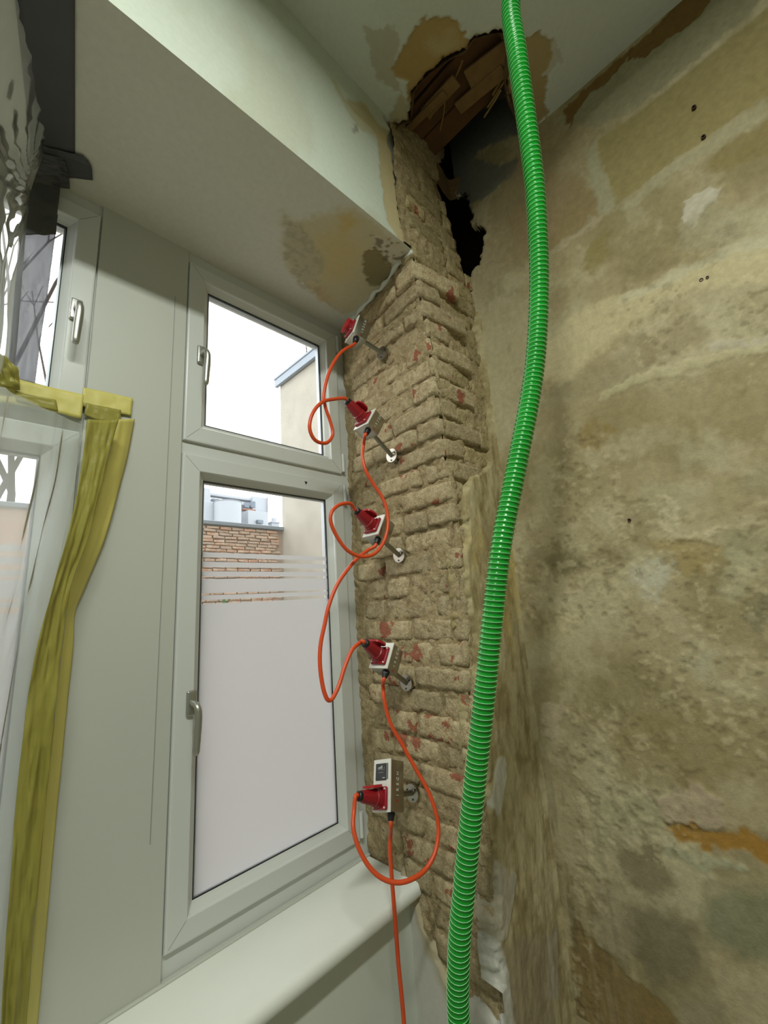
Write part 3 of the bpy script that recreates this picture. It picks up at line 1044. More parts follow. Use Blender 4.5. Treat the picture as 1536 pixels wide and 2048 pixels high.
    while True:
        k += 1
        zb = z0 + k * ch
        if zb > 3.32:
            break
        zc = zb + ch / 2
        if zc < .44:
            continue
        xc = float(reveal_x(zc, 0.0))
        slope = (-.305 - xc) / D
        a_len = np.array([slope, 1.0, 0])
        a_len /= np.linalg.norm(a_len)
        a_up = np.array([0, 0, 1.0])
        a_out = -np.cross(a_len, a_up) * 1.0
        a_out = np.array([-a_len[1], a_len[0], 0])
        tilt = random.uniform(-.012, .012)
        if zc < Z_SOF - .01:
            # reveal face
            if k % 2 == 0:
                lens = [.235, random.choice([.235, .115, .15])]
                corner_front = .115
            else:
                lens = [.115, random.choice([.235, .115])]
                corner_front = .235
            y = .0
            tot = 0
            while y < .50:
                L = lens.pop(0) if lens else random.choice([.235, .115, .115, .18])
                L *= random.uniform(.94, 1.04)
                if y == 0:
                    pass
                g = random.uniform(.006, .014)
                if y + L > .515:
                    L = .515 - y
                if L < .05:
                    break
                hgt = random.uniform(.062, .071)
                prou = random.uniform(-.007, .006)
                sd += 1
                if y == 0:
                    # corner brick shows on reveal and on pier face
                    wid = corner_front * random.uniform(.95, 1.02) if zc > 1.93 else .075
                    cen = np.array([xc, 0, zc]) + a_len * (L / 2 + random.uniform(-.004, .003)) - a_out * (wid / 2 - .001 - prou)
                    brick(cen, (L, hgt, wid), (a_len, a_up + a_len * tilt, a_out), M_BRICK, sd, .0055, (9, 5, 5))
                else:
                    dep = .06
                    cen = np.array([xc, 0, zc + random.uniform(-.003, .003)]) + a_len * (y + L / 2) - a_out * (dep / 2 - .001 - prou)
                    brick(cen, (L, hgt, dep), (a_len, a_up + a_len * tilt, a_out), M_BRICK, sd, .0058, (9, 5, 3))
                y += L + g
        else:
            corner_front = 0
        # pier face (visible only above the plaster)
        if zc > 1.86:
            x = xc + (corner_front + .01 if corner_front else -.0)
            first = True
            while x < -.015:
                L = random.choice([.235, .115, .235]) * random.uniform(.94, 1.03)
                L = min(L, -.004 - x)
                if L < .04:
                    break
                # stop at the opening
                lim = np.interp(zc, [2.92, 2.95, 3.05, 3.15, 3.3, 3.4], [0, -.035, -.075, -.11, -.165, -.175])
                if x + L > lim:
                    L = lim - x
                if L < .035:
                    break
                sd += 1
                dep = .06
                cen = np.array([x + L / 2, dep / 2 - .002 + random.uniform(-.004, .004), zc + random.uniform(-.003, .003)])
                brick(cen, (L, random.uniform(.06, .068), dep), (np.array([1, 0, 0]), a_up + np.array([tilt, 0, 0]), np.array([0, -1, 0])), M_BRICKB, sd, .0062, (9, 5, 3))
                x += L + random.uniform(.006, .014)
    return root


M_CHEEK = plain('opening_cheek_masonry', (140, 118, 84), .95, var=.25, scale=30, bump=.8)
wall_pier = build_pier()


# ---------------------------------------------------------------- plaster left on the pier face and low on the reveal
def build_pier_plaster():
    du = .0045
    xs = np.arange(-.36, .012, du)
    zs = np.arange(0.0, 2.78, du)
    X, Z = np.meshgrid(xs, zs, indexing='ij')
    j1 = .05 * (fbm(X * 14, Z * 9, seed=101) - .5) + .025 * (fbm(X * 60, Z * 40, seed=102, octv=3) - .5)
    n1 = fbm(X * 5, Z * 2.5, seed=103)
    n2 = fbm(X * 18, Z * 9, seed=104, octv=6, gain=.66)
    n3 = fbm(X * 50, Z * 16, seed=105, octv=3)
    S = np.ones(X.shape + (3,)) * srgb((172, 158, 118))
    S = mixc(S, (190, 178, 142), smooth(.5, .62, n2) * .7)
    S = mixc(S, (144, 128, 90), smooth(.48, .36, n2) * .75)
    S = mixc(S, (190, 164, 92), smooth(.5, .7, n1) * smooth(1.2, 1.5, Z) * .6)
    S = mixc(S, (126, 110, 76), smooth(.58, .7, n3) * .3)
    H = .008 * (n2 - .5) + .004 * (n3 - .5)

    def patch(px, col, w=1., soft=.004, h=0., jit=1.):
        nonlocal S, H
        P = world_poly(px, 1, -.008, (0, 2))
        mk = smooth(soft, -soft, poly_sd(X + j1 * jit, Z + j1 * jit, P))
        S = mixc(S, col, mk * w)
        H = H + mk * h
    patch([(985, 1530), (1000, 1505), (1010, 1540), (1000, 1600), (995, 1625), (975, 1610)], (200, 196, 182), .9, .004, .003)
    patch([(975, 1720), (1000, 1720), (1030, 1740), (1022, 1800), (1010, 1860), (985, 1875)], (178, 170, 152), .85, .006, .003)
    patch([(978, 1870), (998, 1875), (1012, 1950), (1030, 2060), (1000, 2060), (985, 1960)], (196, 194, 184), .95, .003, .002, .4)
    patch([(1000, 1880), (1090, 1860), (1105, 2100), (1030, 2100)], (150, 136, 112), .7, .012)
    patch([(1090, 1850), (1110, 1850), (1115, 2000), (1090, 1990)], (168, 160, 146), .6, .006)
    # ragged left and top edges
    xl = np.interp(Z, [0, .55, .8, 1.2, 1.5, 1.75, 1.9, 1.98, 2.05, 2.3, 2.6, 2.78], [-.36, -.345, -.325, -.315, -.30, -.29, -.27, -.20, -.07, -.02, -.014, -.012])
    xl = np.where(Z < .56, -.4, xl)
    e = X + j1 - xl
    keep = e > -.022
    keep = keep[:-1, :-1] & keep[1:, :-1] & keep[1:, 1:] & keep[:-1, 1:]
    yy = -.017 - H + (.014 * smooth(.016, 0, e) + .05 * smooth(.002, -.014, e)) * (Z > .56)
    right = smooth(-.02, .01, X)
    yy = yy - .012 * right
    o = link_mesh('plaster_skin', grid_mesh('plaster_skin', np.stack([X, yy, Z], -1), keep, S), M_PIER, wall_pier, True)
    zz = np.arange(.46, 1.99, .018)
    C = np.stack([reveal_x(zz, 0 * zz) + .022 + rng.uniform(-.004, .004, len(zz)), .013 + rng.uniform(-.005, .004, len(zz)), zz], 1)
    link_mesh('mortar_fillet', tube_mesh('mortar_fillet', C, .0175 + rng.uniform(-.004, .003, len(zz)), 9), M_MORTAR, wall_pier, True)
    # white plaster low on the reveal
    ys = np.arange(-.012, .36, du)
    zs = np.arange(0.0, .78, du)
    Y, Z = np.meshgrid(ys, zs, indexing='ij')
    j = .05 * (fbm(Y * 14, Z * 14, seed=111) - .5) + .02 * (fbm(Y * 60, Z * 60, seed=112, octv=3) - .5)
    top = np.interp(Y, [-.012, .03, .10, .17, .22, .27, .31, .36], [.52, .47, .47, .44, .52, .57, .66, .70])
    S = np.ones(Y.shape + (3,)) * srgb((198, 196, 186))
    S = mixc(S, (176, 164, 132), smooth(.09, .02, top - Z + j) * .9 * smooth(.12, .2, Y))
    keep = (Z + j) < top + .022
    keep = keep[:-1, :-1] & keep[1:, :-1] & keep[1:, 1:] & keep[:-1, 1:]
    X = reveal_x(Z, Y) - .010 + .004 * (fbm(Y * 8, Z * 8, seed=113) - .5) + .009 * smooth(.02, 0, top - Z - j) + .05 * smooth(.002, -.014, top - Z - j)
    link_mesh('plaster_skin', grid_mesh('plaster_skin', np.stack([X, Y, Z], -1), keep, S), M_PAINT, wall_pier, True)
    # torn plaster lip where the soffit meets the brick
    C = []
    for y in np.linspace(.0, .50, 26):
        C.append((float(np.interp(y, [0, .526], [-.405, -.307])) + random.uniform(-.007, .007), y, Z_SOF - .004 + random.uniform(-.006, .004)))
    link_mesh('plaster_lip', tube_mesh('plaster_lip', catmull(C, 80), .009 + .003 * np.sin(np.linspace(0, 40, len(catmull(C, 80)))), 7), M_WHITE, wall_pier, True)
    return o


build_pier_plaster()

# ---------------------------------------------------------------- parapet, floor and the other walls
mb = MB()
mb.box((-2.22, .325, 0), (-.29, .60, .655))
o = mb.build('wall_parapet', M_WHITE)
tag(o, 'white parapet wall under the window sill', kind='structure')
# dirty heating-pipe stub hole left of the cable: small rusty stain
mb = MB()
mb.box((RX0, RY0, -.12), (.12, .6, 0))
tag(mb.build('floor', M_FLOOR), 'dusty screed floor', kind='structure')
mb = MB()
mb.box((RX0 - .12, RY0, 0), (RX0, .6, 3.5))
tag(mb.build('wall_left', M_WHITE), 'white painted side wall', kind='structure')
mb = MB()
mb.box((RX0 - .12, RY0 - .12, 0), (.12, RY0, 3.5))
tag(mb.build('wall_back', M_WHITE), 'white painted rear wall', kind='structure')


# ---------------------------------------------------------------- window sill
mb = MB()
prof = [(.60, Z_SILL - .042), (.60, Z_SILL)]
prof += [(.297, Z_SILL), (.289, Z_SILL - .002), (.282, Z_SILL - .008), (.279, Z_SILL - .018), (.280, Z_SILL - .030), (.285, Z_SILL - .038), (.294, Z_SILL - .042)]
mb.prism([(y, z) for y, z in prof], 0, -2.215, -.318)
o = mb.build('window_sill', M_SILL, auto=40)
tag(o, 'pale window sill with a rounded front edge below the windows', 'sill')
# small specks and joint of sealant along the frame
mb = MB()
mb.box((-2.21, D - .006, Z_SILL - .002), (-.31, D + .012, Z_SILL + .006), .003, 1)
mb.build('sealant', M_PANEL, o)


# ---------------------------------------------------------------- windows
def ring(mb, x0, x1, z0, z1, w, y0, y1, bevel=.0):
    """mitred rectangular frame as four prisms"""
    mb.prism([(x0, z0), (x0 + w, z0 + w), (x0 + w, z1 - w), (x0, z1)], 1, y0, y1)
    mb.prism([(x1, z0), (x1, z1), (x1 - w, z1 - w), (x1 - w, z0 + w)], 1, y0, y1)
    mb.prism([(x0, z1), (x0 + w, z1 - w), (x1 - w, z1 - w), (x1, z1)], 1, y0, y1)
    mb.prism([(x0, z0), (x1, z0), (x1 - w, z0 + w), (x0 + w, z0 + w)], 1, y0, y1)


def sash_frame(x0, x1, z0, z1, w, y):
    """profile swept round the rectangle with mitred corners: flat face, step, bevelled bead"""
    prof = [(0, .060), (0, .006), (.002, .001), (.006, 0), (w - .022, 0), (w - .019, .003), (w - .018, .008), (w - .006, .022), (w, .027), (w, .060)]
    V, F = [], []
    for (cx, cz, sx, sz) in ((x0, z0, 1, 1), (x1, z0, -1, 1), (x1, z1, -1, -1), (x0, z1, 1, -1)):
        for (u, dp) in prof:
            V.append((cx + sx * u, y + dp, cz + sz * u))
    n = len(prof)
    for c in range(4):
        d = (c + 1) % 4
        for i in range(n - 1):
            F.append((c * n + i, d * n + i, d * n + i + 1, c * n + i + 1))
        F.append((c * n + n - 1, d * n + n - 1, d * n, c * n))
    me = mesh_from('sash', V, F)
    bm = bmesh.new()
    bm.from_mesh(me)
    bmesh.ops.recalc_face_normals(bm, faces=bm.faces[:])
    bm.to_mesh(me)
    bm.free()
    return me


def handle(parent, x, z, y, hs=1.0):
    """rosette, neck and curved lever pointing down"""
    mb = MB()
    mb.box((x - .0145, y - .011, z - .034), (x + .0145, y, z + .034), .0095, 4)
    r = mb.build('handle_rosette', M_ALU, parent, auto=35)
    C = catmull([(x, y - .006, z), (x, y - .03, z), (x + .001, y - .046, z - .006), (x + .003, y - .051, z - .028), (x + .002, y - .049, z - .075), (x + .001, y - .046, z - .128)], 40)
    t = np.linspace(0, 1, len(C))
    rad = np.interp(t, [0, .2, .35, .6, .95, 1], [.0085, .0085, .0098, .0105, .0092, .007])
    link_mesh('handle_lever', tube_mesh('handle_lever', C, rad, 14), M_ALU, parent, True)


def make_window(name, x0, x1, label, films, handle_x, hinge_x):
    """x0..x1: outer sash edges; frame goes further out on both sides"""
    root = empty(name, ((x0 + x1) / 2, D, Z_SILL))
    tag(root, label, kind='structure')
    fx0, fx1 = x0 - .0, x1 + .055
    mb = MB()
    y0, y1 = D + .012, D + .085
    zb, zt = Z_SILL - .01, Z_SOF + .02
    mb.box((x0 - .03, y0, zb), (x0 + .045, y1, zt))
    mb.box((x1 - .045, y0, zb), (x1 + .062, y1, zt))
    mb.box((x0 + .04, y0 + .0005, zb), (x1 - .04, y1, .79))
    mb.box((x0 + .04, y0 + .0005, 2.02), (x1 - .04, y1, 2.18))
    mb.box((x0 + .04, y0 + .0005, 2.73), (x1 - .04, y1, zt))
    mb.build('frame', M_PVC, root)
    for (z0, z1, nm) in ((.738, 2.070, 'lower'), (2.112, 2.790, 'upper')):
        s = link_mesh('sash', sash_frame(x0, x1, z0, z1, .076, D), M_PVC, root)
        w = .076
        gy = D + .030
        # weld seams at the corners
        mb = MB()
        for (cx, cz, sx, sz) in ((x0, z0, 1, 1), (x1, z0, -1, 1), (x1, z1, -1, -1), (x0, z1, 1, -1)):
            a = np.array([cx + sx * .010, cz + sz * .010])
            b = np.array([cx + sx * (w - .024), cz + sz * (w - .024)])
            nrm = np.array([-(b - a)[1], (b - a)[0]])
            nrm = nrm / np.linalg.norm(nrm) * .0006
            mb.prism([tuple(a + nrm), tuple(b + nrm), tuple(b - nrm), tuple(a - nrm)], 1, D - .0004, D + .004)
        mb.build('weld_seam', M_SEAM, s)
        # gasket line round the pane
        mb = MB()
        ring(mb, x0 + w - .003, x1 - w + .003, z0 + w - .003, z1 - w + .003, .0055, gy - .003, gy - .0005)
        mb.build('gasket', M_GASKET, s)
        # double pane with aluminium spacer
        for (yy, nm2) in ((gy, 'pane'), (gy + .02, 'pane')):
            me = mesh_from('pane', [(x0 + w - .004, yy, z0 + w - .004), (x1 - w + .004, yy, z0 + w - .004), (x1 - w + .004, yy, z1 - w + .004), (x0 + w - .004, yy, z1 - w + .004)], [(0, 1, 2, 3)])
            link_mesh('pane', me, M_GLASS, s)
        mb = MB()
        ring(mb, x0 + w - .003, x1 - w + .003, z0 + w - .003, z1 - w + .003, .010, gy + .002, gy + .018)
        mb.build('spacer_bar', M_SPACER, s)
        if nm == 'lower' and films:
            edges = [(1.757, 1.741), (1.727, 1.7095), (1.696, 1.6795), (1.672, 1.627), (1.6205, 1.606), (1.5945, z0 + w)]
            for (a, b) in edges:
                me = mesh_from('frosted_film', [(x0 + w, gy - .0006, b), (x1 - w, gy - .0006, b), (x1 - w, gy - .0006, a), (x0 + w, gy - .0006, a)], [(0, 1, 2, 3)])
                link_mesh('frosted_film', me, M_FILM, s)
        hz = 1.318 if nm == 'lower' else 2.43
        handle(s, handle_x, hz, D)
        # hinges
        for hz2 in (z0 + .05, z1 - .05):
            mb = MB()
            sx = 1 if hinge_x > (x0 + x1) / 2 else -1
            mb.cyl((hinge_x + sx * .006, D - .001, hz2 - .04), (hinge_x + sx * .006, D - .001, hz2 + .04), .0075, seg=14)
            mb.box((hinge_x + sx * .006 - .006, D, hz2 - .038), (hinge_x + sx * .006 + .006, D + .014, hz2 + .038))
            mb.build('hinge', M_PVC, s, auto=40)
    # small dark vent slot and mark on the lower sash
    mb = MB()
    mb.box((hinge_x + .004, D - .0012, 2.128), (hinge_x + .012, D + .002, 2.148))
    mb.build('hinge_screw', M_GASKET, root)
    mb = MB()
    mb.prism([(x1 - .196, 2.047), (x1 - .182, 2.047), (x1 - .189, 2.034)], 1, D - .0008, D + .002)
    mb.build('type_mark', M_GASKET, root)
    return root


M_SEAM = plain('weld_seam_grey', (150, 150, 144), .5, var=.05)
M_SPACER = plain('spacer_bar_alu', (176, 184, 188), .4, .6, var=.04)
make_window('window_1', -1.004, -.350, 'white plastic window beside the brick reveal, frosted film on its lower pane', True, -.957, -.350)
make_window('window_2', -2.10, -1.270, 'white plastic window half hidden behind the dust sheet', True, -1.309, -2.10)

# white mullion panel between the two windows
mb = MB()
mb.box((-1.2665, D + .002, Z_SILL - .005), (-1.0075, D + .07, Z_SOF + .015), .0015, 1)
p = mb.build('trim_1', M_PANEL)
tag(p, 'wide white mullion panel between the two windows', kind='structure')
mb = MB()
mb.box((-1.048, D + .0005, 1.0), (-1.0465, D + .004, 2.62))
mb.build('panel_joint', M_SEAM, p)

# ================================================================ HEATING-ROD UNITS ON THE REVEAL
def loc_child(o):
    o.matrix_parent_inverse = Matrix.Identity(4)
    return o


def text_mesh(body, size, extrude):
    cu = bpy.data.curves.new('lettering', 'FONT')
    cu.body = body
    cu.size = size
    cu.extrude = extrude
    cu.align_x = 'CENTER'
    cu.align_y = 'CENTER'
    to = bpy.data.objects.new('lettering_tmp', cu)
    COL.objects.link(to)
    bpy.context.view_layer.update()
    dg = bpy.context.evaluated_depsgraph_get()
    me = bpy.data.meshes.new_from_object(to.evaluated_get(dg))
    bpy.data.objects.remove(to)
    bpy.data.curves.remove(cu)
    return me


DEP, WID = .058, .072
LETTERS = {c: text_mesh(c, .0135, .0004) for c in 'KIRSCH'}


def rod_frame(theta, phi):
    X = Vector((-math.cos(theta) * math.cos(phi), -math.sin(phi) * math.cos(theta), math.sin(theta)))
    Z = (Vector((0, 0, 1)) - X * X.z).normalized()
    Y = Z.cross(X)
    return X, Y, Z


def rod_unit(flange, theta, phi, length, rise, height, label, plugged=True, meter=False, centre=None, roll=0):
    """local axes: X out of the wall, Y to the room, Z up; origin in the middle of the box's back face"""
    X, Y, Z = rod_frame(math.radians(theta), math.radians(phi))
    ro = math.radians(roll)
    Y, Z = Y * math.cos(ro) + Z * math.sin(ro), Z * math.cos(ro) - Y * math.sin(ro)
    F = Vector(flange)
    org = F + X * length + Z * rise if centre is None else Vector(centre)
    mw = Matrix(((X.x, Y.x, Z.x, org.x), (X.y, Y.y, Z.y, org.y), (X.z, Y.z, Z.z, org.z), (0, 0, 0, 1)))
    root = bpy.data.objects.new('heating_rod_unit', None)
    root.empty_display_size = .05
    COL.objects.link(root)
    root.matrix_world = mw
    root.matrix_basis = mw
    tag(root, label, 'heater', 'steel heating-rod units on the brick reveal')
    h = height / 2
    w = WID / 2
    mb = MB()
    mb.box((0, -w, -h), (DEP, w, h), .0022, 2)
    hous = loc_child(mb.build('housing', M_STEEL, root, auto=30))
    mb = MB()
    mb.box((DEP - .001, -w - .0015, -h - .0015), (DEP + .0035, w + .0015, h + .0015), .0014, 2)
    plate = loc_child(mb.build('front_plate', M_PLATE, root, auto=30))
    zs = -.034 if meter else -.004
    s = .0295
    mb = MB()
    mb.box((DEP + .003, -s, zs - s), (DEP + .014, s, zs + s), .005, 3)
    sock = loc_child(mb.build('socket', M_RED, root, auto=35))
    for sy in (-1, 1):
        for sz in (-1, 1):
            mb = MB()
            mb.cyl((DEP + .0125, sy * (s - .006), zs + sz * (s - .006)), (DEP + .0152, sy * (s - .006), zs + sz * (s - .006)), .0027, seg=10)
            loc_child(mb.build('socket_screw', M_PLATE, sock))
    # collar of the socket
    mb = MB()
    mb.cyl((DEP + .012, 0, zs), (DEP + .026, 0, zs), .0245, .0235, seg=28)
    loc_child(mb.build('socket_collar', M_RED, sock, auto=35))
    # spring flap: shut on the free socket, lifted by the plug elsewhere
    mb = MB()
    pts = []
    for a in np.linspace(0, 2 * np.pi, 26, endpoint=False):
        c, sn = math.cos(a), math.sin(a)
        pts.append((.027 * np.sign(c) * abs(c) ** .7, .027 * np.sign(sn) * abs(sn) ** .7))
    if plugged:
        hinge = Matrix.Translation((DEP + .015, 0, zs + .029)) @ Matrix.Rotation(math.radians(-80.5), 4, 'Y')
        vs = mb.prism([(p[0], p[1] - .027) for p in pts], 0, 0, .006)
        bmesh.ops.transform(mb.bm, matrix=hinge, verts=vs)
    else:
        vs = mb.prism([(p[0], p[1] + zs) for p in pts], 0, DEP + .0262, DEP + .034)
        mb.box((DEP + .012, -.014, zs + .022), (DEP + .034, .014, zs + .031), .003, 2)
    loc_child(mb.build('socket_flap', M_REDL, sock, auto=35))
    # cable gland under the box
    gx = DEP * .62
    mb = MB()
    gy = .016
    mb.cyl((gx, gy, -h + .001), (gx, gy, -h - .009), .0125, seg=6)
    mb.cyl((gx, gy, -h - .008), (gx, gy, -h - .021), .0112, .0090, seg=20)
    loc_child(mb.build('cable_gland', M_BLACK, root, auto=40))
    # rod from box to the wall, with flange
    inv = mw.inverted()
    fl = inv @ F
    nrm = (inv.to_3x3() @ Vector((-1, -.04, 0))).normalized()
    a0 = Vector((.002, 0, -rise if centre is None else -.022))
    d = (fl - a0).normalized()
    mb = MB()
    mb.cyl(a0, fl + d * .03, .0085, seg=18)
    loc_child(mb.build('rod', M_TUBE, root, auto=40))
    mb = MB()
    mb.cyl(fl - nrm * .008, fl + nrm * .0022, .0265, seg=30)
    flo = loc_child(mb.build('flange', M_STEEL, root, auto=40))
    up = Vector((0, 0, 1))
    t1 = nrm.cross(up).normalized()
    t2 = t1.cross(nrm)
    for ang in (.6, 2.7, 4.8):
        mb = MB()
        c = fl + (t1 * math.cos(ang) + t2 * math.sin(ang)) * .019
        mb.cyl(c + nrm * .0015, c + nrm * .0042, .0028, seg=10)
        loc_child(mb.build('flange_screw', M_BLACK, flo))
    # lettering on the side towards the room, reading upwards
    n = 6
    stp = .0142
    for i, ch in enumerate('KIRSCH'):
        lz = (i - 2.5) * stp - (.004 if meter else 0)
        rt = Matrix(((0, 1, 0, DEP * .48), (0, 0, 1, w + .0004), (1, 0, 0, lz), (0, 0, 0, 1)))
        me = LETTERS[ch].copy()
        me.transform(rt)
        o = loc_child(link_mesh('letter', me, M_INKR if i == 0 else M_INK, hous))
    if meter:
        mb = MB()
        mb.box((DEP + .003, -.026, .012), (DEP + .0062, .022, h - .010), .0012, 1)
        mt = loc_child(mb.build('meter', M_SCREEN, root))
        mb = MB()
        mb.box((DEP + .003, .0245, .014), (DEP + .0055, .0275, h - .010), .0006, 1)
        loc_child(mb.build('meter_edge', M_SCREEN, mt))
        mb = MB()
        x0, x1 = DEP + .006, DEP + .0068
        for (y0, y1, z0, z1) in [(-.014, -.010, .054, .059), (-.009, -.005, .054, .061), (-.004, .0, .054, .063), (.001, .005, .054, .066), (.012, .014, .056, .058),
                                 (-.012, -.004, .040, .0412), (-.002, .010, .040, .0412), (.006, .0165, .019, .0225), (-.016, .016, .0505, .0512)]:
            zm = lambda q: .012 + (q - .012) * (h - .022) / .062
            mb.box((x0, y0, zm(z0)), (x1, y1, zm(z1)))
        loc_child(mb.build('meter_print', M_LCD, mt))
    return dict(root=root, mw=mw, sock=Vector((DEP + .026, 0, zs)), gland=mw @ Vector((gx, .016, -h - .02)), gdir=(mw.to_3x3() @ Vector((0, 0, -1))))


RV = [tuple(on_plane((764, 706), 0, -.352)), tuple(on_plane((783.5, 911), 0, -.344)), (-.328, .254, 1.727), (-.333, .262, 1.286), (-.338, .268, .947)]
units = [
    rod_unit(RV[0], 20, -14, .087, .02, .088, 'steel heating-rod box with an empty red socket, closest below the soffit', plugged=False),
    rod_unit(RV[1], 33, 1, .112, .02, .084, 'steel heating-rod box second below the soffit, level with the window transom'),
    rod_unit(RV[2], 31, 3, .098, .02, .084, 'steel heating-rod box third below the soffit, orange cable looping in front of it'),
    rod_unit(RV[3], 33, 8, .105, .02, .084, 'steel heating-rod box fourth below the soffit, next above the one with the meter'),
    rod_unit(RV[4], 21.3, -2.2, 0, 0, 0.134, 'tall steel heating-rod box with a dark meter face, just above the sill', meter=True, centre=(-0.4209, 0.2596, 0.9925), roll=14.9),
]


def world_pt(p, y):
    return on_plane(p, 1, y)


def power_cable(a, b, path, label):
    """orange cable from the gland of unit a to a red plug in the socket of unit b"""
    root = empty('power_cable', tuple(a['gland']))
    tag(root, label, 'cable', 'orange cables linking the heating-rod units')
    pts = [np.array(a['gland']) + np.array(a['gdir']) * -.004, np.array(a['gland']) + np.array(a['gdir']) * .012]
    pts += [world_pt((x, y), yy) for (x, y, yy) in path]
    if b is not None:
        mw = b['mw']
        s = b['sock']
        X = (mw.to_3x3() @ Vector((1, 0, 0))).normalized()
        Z = (mw.to_3x3() @ Vector((0, 0, 1))).normalized()
        P0 = mw @ s
        # plug body with shoulder, grip and collar
        C, R = [], []
        for (t, r) in [(-.006, .0222), (.004, .0228), (.008, .0236), (.010, .0205), (.020, .0198), (.040, .0178), (.058, .0152), (.062, .0140)]:
            C.append(P0 + X * t)
            R.append(r)
        plug = link_mesh('plug', tube_mesh('plug', [tuple(c) for c in C], R, 22), M_RED, root)
        plug.data.polygons.foreach_set('use_smooth', [True] * len(plug.data.polygons))
        plug.data.set_sharp_from_angle(angle=math.radians(28))
        mb = MB()
        Y = Z.cross(X)
        for k in range(10):
            a_ = k / 10 * 2 * math.pi
            dr = Y * math.cos(a_) + Z * math.sin(a_)
            c0 = P0 + X * .016 + dr * .0196
            c1 = P0 + X * .056 + dr * .0150
            mb.cyl(c0, c1, .0016, seg=6)
        mb.build('plug_rib', M_RED, plug)
        link_mesh('plug_nut', tube_mesh('plug_nut', [tuple(P0 + X * t) for t in (.060, .062, .071, .0735)], [.0120, .0138, .0132, .0105], 16), M_BLACK, root)
        end = np.array(P0 + X * .072)
        pts += [end + np.array(X) * .010, end - np.array(X) * .004]
    C = catmull(pts, 170)
    C, _ = resample(C, 190)
    link_mesh('cable_sheath', tube_mesh('cable_sheath', C, .0061, 12), M_ORANGE, root, True)
    return root


power_cable(units[0], units[1], [(682, 705, .25), (660, 740, .25), (648, 785, .25), (650, 812, .252), (661, 845, .255), (665, 870, .255), (652, 886, .25), (630, 880, .245), (619, 855, .24), (626, 825, .238), (645, 804, .238), (670, 798, .24)],
            'short orange cable looped at the upper pane, hanging from the topmost box')
power_cable(units[1], units[2], [(727, 890, .245), (725, 912, .24), (731, 940, .23), (746, 967, .22), (763, 992, .205), (773, 1018, .195), (776, 1048, .19), (769, 1080, .19), (753, 1104, .195), (733, 1113, .205), (711, 1110, .215), (690, 1096, .22), (670, 1066, .225), (661, 1040, .225), (665, 1021, .225), (680, 1009, .23), (700, 1007, .235)],
            'orange cable ringing in front of the third heating-rod box')
power_cable(units[2], units[3], [(738, 1099, .245), (718, 1114, .245), (700, 1133, .245), (675, 1168, .245), (658, 1210, .245), (649, 1250, .245), (641, 1290, .245), (640, 1330, .24), (645, 1370, .235), (652, 1394, .23), (658, 1401, .23), (666, 1395, .23), (678, 1370, .235), (690, 1332, .24), (705, 1299, .245), (722, 1284, .25)],
            'orange cable sagging far out in front of the frosted pane')
power_cable(units[3], units[4], [(766, 1370, .25), (769, 1402, .24), (781, 1447, .225), (805, 1490, .20), (830, 1535, .17), (855, 1580, .14), (870, 1620, .12), (877, 1660, .11), (870, 1705, .105), (850, 1740, .11), (820, 1760, .12), (790, 1765, .14), (760, 1754, .165), (735, 1729, .19), (715, 1690, .215), (706, 1652, .235), (708, 1622, .25)],
            'orange cable hanging in a wide round loop over the window sill')
power_cable(units[4], None, [(781, 1670, .25), (780, 1700, .25), (783, 1750, .247), (787, 1800, .245), (791, 1850, .245), (797, 1930, .245), (803, 1990, .24), (808, 2048, .235), (812, 2130, .22), (818, 2240, .19), (826, 2400, .12), (833, 2560, .02)],
            'straight orange supply cable dropping past the sill to the floor')


